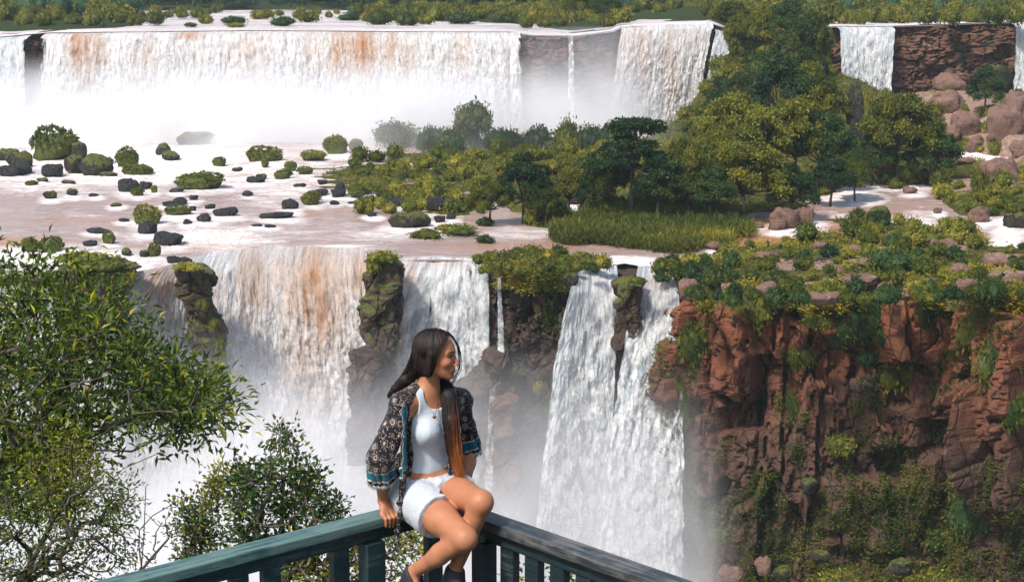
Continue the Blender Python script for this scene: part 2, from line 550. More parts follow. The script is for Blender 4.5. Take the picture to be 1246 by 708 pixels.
foam = np.zeros(len(pp))
for b in [(180, 200, 260, 36, .78), (60, 186, 140, 44, .7), (330, 225, 120, 22, .6), (60, 225, 90, 14, .6), (250, 290, 90, 14, .9), (330, 285, 60, 8, .3), (60, 312, 130, 16, .9), (130, 325, 60, 25, 1),
          (430, 180, 90, 24, .5), (350, 250, 60, 8, .4), (240, 275, 40, 6, .4), (470, 288, 60, 6, .45), (420, 300, 60, 5, .5), (760, 322, 60, 9, .8), (790, 335, 40, 12, 1), (1035, 240, 40, 12, .9), (1015, 262, 40, 8, .25), (1120, 270, 30, 16, .55),
          (1190, 200, 30, 40, 1), (1225, 290, 20, 30, 1), (540, 250, 40, 10, .3), (640, 285, 60, 7, .35), (1190, 170, 60, 50, .8), (1100, 226, 60, 8, .7), (100, 262, 30, 3, .4), (300, 265, 40, 5, .3)]:
    foam = np.maximum(foam, b[4] * blob(*b[:4]))
silt = np.zeros(len(pp))
for b in [(935, 284, 115, 20, 1.2), (20, 296, 60, 8, .9), (240, 300, 60, 5, .6), (600, 270, 60, 8, .35), (1060, 262, 80, 14, .3), (140, 270, 120, 6, .3), (380, 258, 60, 5, .3), (210, 208, 130, 8, .35), (250, 185, 120, 6, .3), (640, 300, 120, 5, .5)]:
    silt = np.maximum(silt, b[4] * blob(*b[:4]))
edge = np.clip((pp[:, 1] - Y0.ravel()) / 4, 0, 1)
zz = Z_MID + (fbm(pp * (.12, .3, 1), 4, 8) - .5) * (.25 + 1.5 * foam) + (fbm(pp * (.5, 1.2, 1), 3, 9) - .5) * (.08 + .7 * foam) - .1 * (1 - edge) ** 2
RPX, RPY, RFOAM = PXX, PYY, foam
o = RIVER = mk_mesh('middle_river', np.stack([pp[:, 0], pp[:, 1], zz], 1), grid_faces(*XX.shape), M['river'], attrs={'foam': foam, 'silt': silt})
tag(o, kind='structure')

# --- gorge water and the bank below the deck
Xs = np.linspace(-500, 500, 120)
XX, YY = np.meshgrid(Xs, np.linspace(40, 330, 90), indexing='ij')
pp = np.stack([XX.ravel(), YY.ravel(), np.zeros(XX.size)], 1)
o = mk_mesh('gorge_river', np.stack([pp[:, 0], pp[:, 1], Z_LOW + (fbm(pp * (.05, .05, 1), 4, 5) - .5) * 3], 1), grid_faces(*XX.shape), M['upper_river'], attrs={'foam': np.full(len(pp), .6), 'silt': np.zeros(len(pp))})
tag(o, kind='structure')
XX, YY = np.meshgrid(np.linspace(-160, 160, 160), np.linspace(-60, 110, 100), indexing='ij')
pp = np.stack([XX.ravel(), YY.ravel(), np.zeros(XX.size)], 1)
zz = -3.75 - np.clip(pp[:, 1] - 6, 0, None) * .95 + (fbm(pp * (.08, .08, 1), 4, 6) - .5) * np.clip(pp[:, 1] - 8, 0, 8) * .8 + np.clip(-pp[:, 1], 0, 40) * .1
zz = np.maximum(zz, -98)
o = mk_mesh('near_bank', np.stack([pp[:, 0], pp[:, 1], zz], 1), grid_faces(*XX.shape), M['soil'], attrs={'bare': 0 * zz})
tag(o, kind='structure')

# --- land of the middle terrace (islands and the wooded slope)
ctl = []
for x, y in [(50, 250), (200, 200), (300, 240), (400, 280), (100, 290), (480, 290), (470, 250), (430, 262), (640, 298), (700, 300), (760, 318), (400, 190), (300, 170), (500, 172), (100, 180), (0, 200), (-200, 250), (560, 290),
             (718, 256), (708, 258), (900, 288), (950, 292), (860, 292), (1000, 262), (1040, 244), (1060, 236), (1130, 262), (1120, 284), (1195, 200), (1192, 180), (1225, 285), (1228, 305), (1120, 240), (960, 280), (350, 320), (150, 320), (540, 310), (800, 328), (740, 170), (700, 165), (600, 150), (780, 160), (430, 300), (450, 190), (600, 268), (640, 275)]:
    ctl.append((*G(x, y, Z_MID - 1.6)[:2], Z_MID - 1.6))
for x, y, z in [(560, 245, -39.2), (600, 215, -39.3), (640, 245, -38.6), (680, 225, -38.4), (660, 262, -39.0), (760, 245, -38), (800, 275, -38.8), (740, 270, -39), (800, 215, -37), (860, 250, -37.8), (740, 205, -38.2), (620, 185, -39.3), (690, 200, -38.5),
                (900, 225, -37.5), (960, 235, -37.6), (960, 180, -35.5), (1000, 215, -38), (1090, 205, -37), (900, 150, -35), (1000, 150, -35), (1050, 160, -35.5), (1100, 160, -35), (1050, 118, -33.5), (1150, 150, -35), (1150, 110, -31.5),
                (1225, 160, -35), (1225, 130, -33), (980, 120, -31), (860, 170, -38), (1100, 110, -32), (1246, 235, -37), (1180, 240, -38), (1160, 220, -38.3), (1350, 200, -34), (1350, 300, -36), (1500, 250, -33),
                (860, 330, -38.8), (900, 330, -38.6), (960, 320, -39), (1000, 335, -38.4), (1060, 300, -38.6), (1100, 330, -38), (1150, 320, -38), (1200, 340, -37.6), (1246, 350, -37.3), (1246, 368, -37.6), (1320, 366, -37), (1210, 358, -37.8), (1150, 345, -38), (1080, 275, -38.9), (1170, 275, -38.6), (1190, 310, -38),
                (840, 345, -39.2), (1000, 358, -38.6), (1100, 352, -38.4), (1180, 360, -38), (1000, 290, -39.1), (1020, 320, -38.6), (610, 328, -39.3), (650, 318, -39.2), (690, 328, -39.2), (640, 330, -39.1), (1246, 400, -37), (1400, 390, -36)]:
    ctl.append((*G(x, y, z)[:2], z))
for q in [(950, 112, 425), (920, 85, 438), (960, 75, 442), (930, 58, 449), (970, 58, 452), (1000, 95, 440)]:
    ctl.append(tuple(P(*q)))
for x, y in [(450, 215), (480, 205), (500, 195), (520, 215), (490, 232), (520, 240), (550, 220), (545, 195), (560, 255), (470, 222), (540, 180), (580, 175)]:
    ctl.append((*G(x, y, Z_MID + .35)[:2], Z_MID + .35))
ctl = np.array(ctl)


def land_z(X, Y):
    X = np.atleast_1d(np.asarray(X, float)); Y = np.atleast_1d(np.asarray(Y, float))
    out = np.empty(len(X))
    for i in range(0, len(X), 20000):
        x, y = X[i:i + 20000, None], Y[i:i + 20000, None]
        # the terrace is surveyed obliquely, so spacing across the view is finer than along it
        d2 = ((x - ctl[None, :, 0])) ** 2 * 2.2 + ((y - ctl[None, :, 1])) ** 2 * .6 + 4
        w = d2 ** -1.9
        out[i:i + 20000] = (w * ctl[None, :, 2]).sum(1) / w.sum(1)
    p = np.stack([X, Y, 0 * X], 1)
    return out + (fbm(p * (.09, .09, 1), 4, 21) - .5) * 1.5


def ground(px, py):
    """where the sight line through a surveyed point meets the land (or the river)"""
    d = ray(px, py)
    for k in range(900):
        Y = 196 + k * .35
        t = Y / d.y
        x, z = d.x * t, d.z * t
        g = max(float(land_grid(x, Y)), Z_MID)
        if z <= g: return Vector((x, Y, g))
    return G(px, py, Z_MID)


_gx, _gy = np.linspace(-140, 230, 371), np.linspace(190, 520, 331)
_GZ = land_z(*[q.ravel() for q in np.meshgrid(_gx, _gy, indexing='ij')]).reshape(371, 331)


def land_grid(x, y):
    i = min(max((x + 140), 0), 369.0); j = min(max((y - 190), 0), 329.0)
    a, b = int(i), int(j); u, w = i - a, j - b
    return (_GZ[a, b] * (1 - u) + _GZ[a + 1, b] * u) * (1 - w) + (_GZ[a, b + 1] * (1 - u) + _GZ[a + 1, b + 1] * u) * w


Xs = np.linspace(-60, 220, 420)
XX, TT = np.meshgrid(Xs, np.linspace(0, 1, 420), indexing='ij')
Y0 = xy_at(LIP_LOW, XX)
YY = Y0 + TT * (515 - Y0)
pp = np.stack([XX.ravel(), YY.ravel(), np.zeros(XX.size)], 1)
zl = land_z(pp[:, 0], pp[:, 1]) + (fbm(pp * (.5, .5, 1), 3, 22) - .5) * .6
lipz = np.clip((pp[:, 1] - Y0.ravel()) / 2.2, 0, 1) ** .5
zl = -41.2 * (1 - lipz) + zl * lipz
zc = pp[:, 1] * CP - zl * SP
PXX = CX + F_PX * pp[:, 0] / zc
PYY = CY - F_PX * (pp[:, 1] * SP + zl * CP) / zc
bare = np.full(len(pp), -.35)
for b in [(965, 322, 50, 12), (950, 268, 60, 14), (1040, 320, 60, 10), (890, 375, 60, 12), (1010, 350, 80, 14), (1110, 350, 60, 14), (1160, 300, 50, 10), (1090, 305, 40, 8), (860, 340, 40, 12), (1220, 310, 40, 12), (1190, 225, 70, 14), (1150, 130, 90, 45), (1230, 160, 60, 60), (1100, 255, 60, 8), (1230, 330, 40, 20), (1190, 270, 50, 6), (1060, 285, 50, 6)]:
    bare = np.maximum(bare, -.35 + .75 * blob(*b))
o = mk_mesh('river_terrace', np.stack([pp[:, 0], pp[:, 1], zl], 1), grid_faces(*XX.shape), M['land'], attrs={'bare': bare})
tag(o, kind='structure')


# --- cliffs
def cliff(name, pts, zbot, nu, nv, mat, seed, relief=2.4, bumps=(), moss=(), lean=.06, back=1.0, block=(5., 8.)):
    P0, s = resample(pts, nu)
    t = np.gradient(P0, axis=0)[:, :2]
    t /= np.linalg.norm(t, axis=1)[:, None]
    k = np.ones(15) / 15
    tn = np.stack([np.convolve(np.pad(t[:, i], 7, 'edge'), k, 'valid') for i in (0, 1)], 1)
    nrm = np.stack([tn[:, 1], -tn[:, 0]], 1); nrm /= np.linalg.norm(nrm, axis=1)[:, None]
    v = np.linspace(0, 1, nv)
    S, V = np.meshgrid(s, v, indexing='ij')
    ztop = P0[:, 2][:, None]
    Z = ztop + (zbot - ztop) * V
    depth = ztop - Z
    X = P0[:, 0][:, None] + 0 * V; Y = P0[:, 1][:, None] + 0 * V
    q = np.stack([S.ravel(), Z.ravel()], 1)
    w = np.stack([S.ravel() * .12, Z.ravel() * .12, np.zeros(S.size)], 1)
    warp = np.stack([fbm(w, 3, seed + 1), fbm(w, 3, seed + 2)], 1) * .8
    i1, a1, b1 = cells(q / np.array(block) + warp, seed)
    i2, a2, b2 = cells(q / (np.array(block) * np.array([.40, .30])) + warp, seed + 50)
    i3, a3, b3 = cells(q / (np.array(block) * np.array([.20, .085])) + warp * 2, seed + 90)
    p3 = np.stack([q[:, 0], q[:, 1], 0 * q[:, 0]], 1)
    tilt = (np.mod(q[:, 1] / block[1] + 40, 1.0) - .5)
    d = relief * (i1 - .5) * 1.5 + relief * .55 * (i2 - .5) + relief * .26 * (i3 - .5) + relief * .25 * tilt * (i1 - .3)
    d -= relief * .55 * (1 - sstep(0, .12, b1 - a1)) + relief * .22 * (1 - sstep(0, .12, b2 - a2))
    d += relief * .9 * (fbm(p3 * (.06, .02, 1), 3, seed + 3) - .5) + .30 * (fbm(p3 * .9, 4, seed + 4) - .5) * min(relief, 2)
    d = d.reshape(S.shape)
    zc = Y * CP - Z * SP
    px = CX + F_PX * X / zc; py = CY - F_PX * (Y * SP + Z * CP) / zc
    for bx, by, rx, ry, amp in bumps:
        m = (1 - sstep(.75, 1.15, np.abs(px - bx) / rx)) * (1 - sstep(.8, 1.15, np.abs(py - by) / ry))
        d = d + m * amp
    topfade = sstep(0, .8, depth)
    d = (d + depth * lean) * topfade - .6 * (1 - topfade) * 0
    X = X + nrm[:, 0][:, None] * (d - back); Y = Y + nrm[:, 1][:, None] * (d - back)
    mo = (fbm(p3 * .22, 4, seed + 6).reshape(S.shape) - .55) * .9
    for bx, by, rx, ry, amp in moss:
        mo = mo + amp * np.clip(1.2 - np.hypot((px - bx) / rx, (py - by) / ry), 0, 1)
    V3 = np.stack([X, Y, Z], -1)
    # cap: run back under the turf
    cap = V3[:, :1].copy(); cap[:, :, 1] += 6; cap[:, :, 2] -= 1.2
    V3 = np.concatenate([cap, V3], 1); mo = np.concatenate([mo[:, :1], mo], 1)
    o = mk_mesh(name, V3.reshape(-1, 3), grid_faces(nu, nv + 1), mat, smooth=False, attrs={'moss': mo.ravel()})
    tag(o, kind='structure')
    return o, V3, mo


def seg(lip, x0, x1):
    a = np.array(lip); xs = np.concatenate([[x0], a[(a[:, 0] > x0) & (a[:, 0] < x1), 0], [x1]])
    return np.stack([xs, np.interp(xs, a[:, 0], a[:, 1]), np.interp(xs, a[:, 0], a[:, 2])], 1)


def lx(px, py, z): return G(px, py, z).x


XA = lx(600, 330, Z_MID); XB = lx(704, 332, Z_MID); XC = lx(826, 350, Z_MID)
cliff('fall_ledge_cliff', seg(LIP_LOW, -90, XA), Z_LOW, 260, 120, M['cliff_dark'], 11, 2.0)
cliff('far_left_cliff', seg(LIP_LOW, -330, -89.5), Z_LOW, 220, 90, M['cliff_dark'], 12, 2.4)
central, CV, CM = cliff('central_cliff', seg(LIP_LOW, XA - .5, XB + 2), Z_LOW, 150, 260, M['cliff_dark'], 23, 3.0,
      bumps=[(612, 380, 9, 60, -2.0), (640, 480, 30, 30, 2.5), (605, 500, 12, 40, 2.5), (628, 560, 22, 60, 2.0), (690, 420, 14, 80, 1.5), (650, 400, 22, 40, -1.5), (620, 440, 18, 30, 1.5)],
      moss=[(690, 440, 30, 110, .35), (640, 345, 60, 14, .5), (650, 560, 40, 60, .25), (600, 420, 20, 60, .1)], lean=.10, block=(4.2, 6.0))
cliff('chute_cliff', seg(LIP_LOW, XB, XC + 1), Z_LOW, 160, 240, M['cliff_dark'], 31, 2.0, bumps=[(770, 370, 16, 40, 5.0), (742, 400, 8, 60, 2.5)], moss=[(735, 400, 16, 50, .4), (820, 500, 14, 150, .2)], lean=.12, block=(4, 7))
red, RV, RM = cliff('red_cliff', seg(LIP_LOW, XC - .8, 190), -86, 560, 420, M['cliff_red'], 47, 2.6,
      bumps=[(893, 420, 26, 60, 3.2), (845, 430, 22, 60, 2.0), (936, 408, 22, 26, 2.0), (940, 470, 24, 36, -2.6), (905, 510, 26, 16, -4.0), (1100, 400, 25, 42, 4.0), (1010, 400, 40, 22, 1.0), (1020, 440, 40, 30, -1.6),
             (1142, 530, 16, 22, -4.0), (1195, 520, 22, 60, 4.5), (1150, 420, 22, 60, -1.8), (1180, 420, 14, 70, 3.0), (1230, 480, 26, 140, 5.0), (1090, 520, 40, 20, 2.0), (980, 560, 40, 60, 1.0), (1060, 620, 60, 40, 2.0)],
      moss=[(960, 640, 150, 80, .32), (1140, 640, 140, 90, .30), (830, 520, 16, 130, .35), (950, 500, 8, 60, .4), (1060, 560, 60, 60, .15), (1190, 420, 30, 80, .18), (1010, 395, 60, 22, .2), (860, 620, 40, 90, .3)], lean=.10, block=(3.4, 15.0))
cliff('upper_side_cliff', seg(LIP_UP, -420, -239), -43, 160, 50, M['cliff_far'], 62, 2.6)
cliff('upper_cliff', seg(LIP_UP, -240, 260), -43, 620, 90, M['cliff_far'], 61, 2.6, moss=[(20, 60, 40, 60, .5), (680, 70, 50, 40, .25), (1165, 60, 16, 40, .6), (1020, 60, 8, 40, .3), (1200, 70, 20, 40, .3), (900, 70, 14, 30, .1)], lean=.10, block=(6, 5))

# --- rubble slope at the foot of the red cliff
a = np.linspace(-20, 200, 260)
XX, TT = np.meshgrid(a, np.linspace(0, 1, 120), indexing='ij')
Y0 = xy_at(LIP_LOW, XX)
YY = Y0 - 1 - TT * 42
tx = np.interp(XX, [8, 26, 40, 70, 200], [-92, -84, -75, -72, -70])
pp = np.stack([XX.ravel(), YY.ravel(), np.zeros(XX.size)], 1)
zz = (tx - TT * 24).ravel() + (fbm(pp * (.12, .12, 1), 5, 33) - .5) * 5
TAL = (XX, YY, zz.reshape(XX.shape))
o = mk_mesh('rubble_slope', np.stack([pp[:, 0], pp[:, 1], zz], 1), grid_faces(*XX.shape), M['land'], attrs={'bare': np.full(len(zz), -.12)})
tag(o, kind='structure')


# --- waterfalls
def fall(name, top, bot, nu, nv, mat, seed, out=1.4, amp=.9, silt=(), rent=(), zl=None, zoff=0.0, shear=.55, base_rent=0.0, edge_w=.03, spray=True):
    A, s = resample([tuple(P(q[0], q[1], q[2])) if len(q) > 2 else tuple(G(q[0], q[1], zl)) if zl == Z_MID else tuple(P(q[0], q[1], upd(q[0]))) for q in top], nu)
    B, _ = resample([tuple(P(*q)) for q in bot], nu)
    v = np.linspace(0, 1, nv)
    t = v[None, :]
    lip = np.clip(t / .03, 0, 1)
    X = A[:, 0:1] + (B[:, 0:1] - A[:, 0:1]) * t ** shear
    Yv = A[:, 1:2] + (B[:, 1:2] - A[:, 1:2]) * t ** .45
    Z = A[:, 2:3] + (B[:, 2:3] - A[:, 2:3]) * t
    # roll over the edge
    Yv = Yv + 2.6 * (1 - lip) ** 1.5 - out * (lip ** .5)
    Z = Z + .12 * (1 - lip)
    S = np.broadcast_to(s[:, None], X.shape)
    H = (A[:, 2:3] - Z)
    q = np.stack([S.ravel(), H.ravel(), np.full(S.size, seed * 3.1)], 1)
    wob = fbm(q * (.10, .03, 1), 3, seed) * 5
    streak = fbm(np.stack([q[:, 0] * .75 + wob, q[:, 1] * .055, q[:, 2]], 1), 4, seed + 1)
    clump = fbm(np.stack([q[:, 0] * .9 + wob * .5, q[:, 1] * .30, q[:, 2]], 1), 4, seed + 2)
    fine = fbm(np.stack([q[:, 0] * 3.2, q[:, 1] * .6, q[:, 2]], 1), 3, seed + 3)
    grow = .25 + .75 * np.clip(H.ravel() / 12, 0, 1)
    broad = fbm(np.stack([q[:, 0] * .28 + wob * .6, q[:, 1] * .05, q[:, 2] + 5], 1), 3, seed + 11)
    iso = fbm(np.stack([q[:, 0] * 1.5 + wob, q[:, 1] * .75, q[:, 2] + 9], 1), 4, seed + 12)
    amp = amp * .85
    d = ((streak - .5) * 1.1 + (broad - .5) * 2.2 + (clump - .5) * 1.7 + (fine - .5) * .5 + (iso - .5) * 1.5 * np.clip(.3 + H.ravel() / 20, 0, 1)) * amp * grow
    Yv = Yv - d.reshape(X.shape) - zoff
    X = X + ((fine - .5) * .5 * amp * grow).reshape(X.shape)
    zc = Yv * CP - Z * SP
    px = CX + F_PX * X / zc; py = CY - F_PX * (Yv * SP + Z * CP) / zc
    si = np.zeros(X.shape); re = np.full(X.shape, base_rent)
    wv = (fbm(q * (.25, .08, 1), 3, seed + 7).reshape(X.shape) - .5) * 22
    for bx, by, rx, ry, am in silt: si = np.maximum(si, am * np.clip(1.3 - np.hypot((px - bx + wv) / rx, (py - by) / ry), 0, 1))
    for bx, by, rx, ry, am in rent: re = re + am * np.clip(1.2 - np.hypot((px - bx + wv * .5) / rx, (py - by) / ry), 0, 1)
    e = np.minimum(s / s[-1], 1 - s / s[-1])[:, None]
    re = re + .5 * np.clip(1 - e / edge_w, 0, 1) * np.clip(t / .05, .2, 1)
    o = mk_mesh(name, np.stack([X, Yv, Z], -1).reshape(-1, 3), grid_faces(nu, nv), mat, attrs={'silt': si.ravel(), 'rent': re.ravel()}, uv=np.stack([S.ravel(), H.ravel()], 1))
    tag(o, kind='structure')
    if spray:
        sp = fall(name, top, bot, nu // 2, nv // 2, M['fall_spray'], seed + 100, out + 1.3, amp * 1.4, silt, (), zl, zoff, shear, -.02, edge_w * 1.5, spray=False)
        return o, sp
    return o


# lower tier
fall('waterfall', [(148, 339), (200, 327), (250, 312), (330, 303), (445, 307)], [(60, 800, 222), (160, 800, 222), (480, 800, 232)], 520, 420, M['fall_brown'], 2, 3.0, 1.5, zl=Z_MID,
     silt=[(385, 360, 36, 85, .92), (372, 440, 32, 80, .6), (195, 345, 26, 40, .7), (310, 340, 36, 60, .5), (430, 330, 28, 34, .6), (260, 380, 18, 60, .25), (420, 400, 16, 90, .2), (345, 330, 20, 30, .4)],
     rent=[(408, 450, 10, 60, .35), (320, 430, 14, 50, .12)])
fall('waterfall', [(478, 319), (530, 317), (594, 320)], [(395, 800, 228), (600, 800, 228)], 300, 420, M['fall_white'], 5, 1.2, 1.1, zl=Z_MID,
     silt=[(482, 400, 12, 110, .6), (500, 335, 12, 30, .4), (540, 322, 60, 6, .3)], rent=[(524, 370, 5, 40, .5), (575, 330, 8, 20, .5), (470, 470, 10, 40, .25)])
fall('waterfall', [(605, 343), (610, 343)], [(604, 432, 222), (616, 432, 222)], 24, 120, M['fall_spray'], 6, 4.2, .9, zl=Z_MID, edge_w=.2, base_rent=-.12, spray=False)
fall('waterfall', [(598, 455, 222), (606, 455, 222)], [(580, 700, 214), (604, 700, 214)], 40, 160, M['fall_spray'], 7, 3.5, 1.4, edge_w=.25, base_rent=-.05, spray=False)
fall('waterfall', [(700, 338), (720, 330), (752, 328)], [(640, 760, 212), (738, 760, 214)], 220, 420, M['fall_white'], 8, 2.6, 1.1, zl=Z_MID, rent=[(715, 380, 8, 40, .15), (738, 420, 6, 50, .25)])
fall('waterfall', [(778, 329), (795, 328), (822, 340)], [(716, 780, 211), (829, 780, 210)], 240, 420, M['fall_white'], 9, 2.8, 1.5, zl=Z_MID, rent=[(735, 560, 7, 120, .22), (790, 470, 6, 60, .12)], silt=[(795, 345, 30, 12, .35)])
fall('waterfall', [(-260, 336), (-60, 334), (75, 334)], [(-300, 800, 222), (110, 800, 222)], 200, 200, M['fall_white'], 3, 1.4, 1.3, zl=Z_MID)
# upper tier
fall('waterfall', [(56, 41), (300, 38), (450, 39), (632, 40)], [(50, 172, 436), (400, 170, 436), (640, 172, 436)], 760, 160, M['fall_brown'], 12, 3.0, 1.5, zl=Z_UP,
     silt=[(97, 60, 13, 42, .95), (122, 60, 11, 30, .7), (108, 110, 14, 50, .4), (440, 62, 22, 36, .95), (415, 60, 16, 40, .7), (475, 60, 10, 30, .5), (232, 44, 20, 6, .8), (497, 90, 14, 60, .35), (180, 90, 20, 60, .25), (300, 70, 30, 40, .25), (380, 60, 14, 40, .3), (560, 60, 16, 30, .3)],
     rent=[(72, 90, 20, 70, .12), (612, 100, 16, 80, .16)])
fall('waterfall', [(-160, 47), (0, 46), (38, 43)], [(-160, 175, 432), (36, 175, 432)], 260, 140, M['fall_white'], 13, 3.2, 1.0, zl=Z_UP, base_rent=.04, rent=[(22, 50, 10, 14, .3)])
fall('waterfall', [(690, 45), (697, 45)], [(688, 172, 432), (700, 172, 432)], 24, 120, M['fall_spray'], 14, 5.5, .9, zl=Z_UP, base_rent=-.12, edge_w=.2, spray=False)
fall('waterfall', [(757, 34), (800, 31), (869, 29)], [(740, 165, 440), (848, 165, 446)], 260, 160, M['fall_brown'], 15, 3.4, 1.4, zl=Z_UP, silt=[(780, 60, 14, 50, .35), (815, 80, 16, 60, .3), (760, 60, 8, 40, .3), (840, 50, 14, 30, .15)], rent=[(856, 90, 6, 50, .25)])
fall('waterfall', [(871, 36), (884, 39)], [(850, 160, 446), (884, 152, 447)], 80, 120, M['fall_white'], 16, 4.4, .9, zl=Z_UP, edge_w=.1)
fall('waterfall', [(1018, 33), (1086, 33)], [(1020, 124, 460), (1080, 120, 462)], 160, 130, M['fall_white'], 17, 3.2, 1.1, zl=Z_UP)
fall('waterfall', [(1230, 28), (1330, 27)], [(1228, 130, 468), (1330, 130, 468)], 120, 110, M['fall_white'], 18, 3.2, 1.2, zl=Z_UP)
def leaves(c, d, L, W, rng, fold=.25):
    """folded diamond leaves at points c along directions d"""
    n = len(c)
    up = rng.normal(size=(n, 3)); up[:, 2] += 1.2
    s = np.cross(d, up); s /= np.linalg.norm(s, axis=1)[:, None] + 1e-9
    nn = np.cross(s, d)
    L = np.broadcast_to(L, (n,))[:, None]; W = np.broadcast_to(W, (n,))[:, None]
    mid = c + d * L * .45
    v = np.stack([c, mid + s * W * .5 + nn * W * fold, c + d * L - nn * L * .12, mid - s * W * .5 + nn * W * fold], 1).reshape(-1, 3)
    f = np.arange(n * 4).reshape(-1, 4)
    return v, f


def unit(a): return a / (np.linalg.norm(a, axis=-1, keepdims=True) + 1e-9)


# ------------------------------------------------------------------ rocks
def rock_mesh(name, seed, mat, size=(1, 1, 1), sub=None, cuts=16, rough=.10, moss=0.0, flat_top=False, ledges=0.0):
    rng = np.random.default_rng(seed)
    d, f = sub or ICO3
    nrm = rng.normal(size=(cuts, 3)); nrm /= np.linalg.norm(nrm, axis=1)[:, None]
    off = rng.uniform(.62, .95, cuts)
    if flat_top:
        nrm = np.vstack([nrm, [[.05, .05, 1]]]); off = np.append(off, .55)
    dp = d @ nrm.T
    r = np.where(dp > .05, off / np.maximum(dp, .05), 9)
    k = 18.0
    r = -np.log(np.exp(-k * np.minimum(r, 1.05)).sum(1) + math.exp(-k * 1.05)) / k
    v = d * r[:, None]
    v = v * np.array(size)
    s = min(size)
    n = fbm(v / s * 1.7 + seed, 4, seed) - .5
    v = v + d * (n * rough * 3.2 * s)[:, None]
    if ledges:
        lv = np.floor(v[:, 2] / ledges + .6 * fbm(v / s, 2, seed + 3))
        st = _h(lv.astype(np.int64), 0 * lv.astype(np.int64), 0 * lv.astype(np.int64), seed)
        v[:, :2] *= (1 + (st - .5) * .22)[:, None]
    return mk_mesh(name, v, f, mat, smooth=True, attrs={'moss': np.full(len(v), moss) + (fbm(v / s * 1.2, 3, seed + 8) - .5) * .5}, link=False)


ROCKP = {}
for k, (mt, ms) in {'black': ('rock_black', 0.0), 'moss': ('rock_moss', .55), 'pink': ('rock_pink', 0.05), 'half': ('rock_moss', .1)}.items():
    ROCKP[k] = [rock_mesh('river_rock', 100 + 7 * i + len(k), M[mt], (1, .9, .66), rough=.26 if k == 'pink' else .20, moss=ms, cuts=9, flat_top=(i % 2 == 0)).data for i in range(5)]

MOSSCAP = []
for i_ in range(3):
    rg_ = np.random.default_rng(60 + i_)
    d_ = rg_.normal(size=(420, 3)); d_[:, 2] = np.abs(d_[:, 2]) * .9 + .05; d_ /= np.linalg.norm(d_, axis=1)[:, None]
    c_ = d_ * np.array((.86, .76, .60)) * (.86 + .30 * vnoise(d_ * 2.2 + i_ * 5, 4))[:, None]
    MOSSCAP.append((c_, d_, rg_))


def _moss_meshes():
    out = []
    for c_, d_, rg_ in MOSSCAP:
        ax = d_ + rg_.normal(size=d_.shape) * .8; ax /= np.linalg.norm(ax, axis=1)[:, None]
        v_, f_ = leaves(c_, ax, .17 * rg_.uniform(.6, 1.3, len(c_)), .12, rg_)
        out.append(mk_mesh('moss', v_, f_, M['leaf_bright'], False, attrs={'tint': np.repeat(np.clip(.26 + .5 * (vnoise(c_ * 2.5, 9) - .5) + rg_.normal(size=len(c_)) * .12, 0, 1), 4)}, link=False).data)
    return out


def place_rock(px, py, w, h, kind, label, name='river_rock', group=None, rz=None, Y=None, sink=.25, cat='rock', depth=.8):
    """px, py: centre of the rock in the survey; w, h: its width and height there"""
    rng = random.Random(int(px * 7 + py * 13))
    base = P(px, py + h * .5, Y) if Y else ground(px, py + h * .5)
    s = base.y / F_PX
    o = bpy.data.objects.new(name, rng.choice(ROCKP[kind]))
    COL.objects.link(o)
    W, H = w * s * 1.12, h * s * 1.1
    o.scale = (W * .56, W * .56 * depth, H * (1 + sink) / 1.15)
    o.location = (base.x, base.y + W * .35, base.z + H * .5 - H * sink * .5)
    o.rotation_euler = (rng.uniform(-.1, .1), rng.uniform(-.1, .1), rng.uniform(-.5, .5) + (math.pi if rng.random() < .5 else 0) if rz is None else rz)
    tag(o, label, cat, group)
    if kind == 'moss':
        if not MOSSM: MOSSM.extend(_moss_meshes())
        c = bpy.data.objects.new('moss', rng.choice(MOSSM)); COL.objects.link(c); c.parent = o
    return o


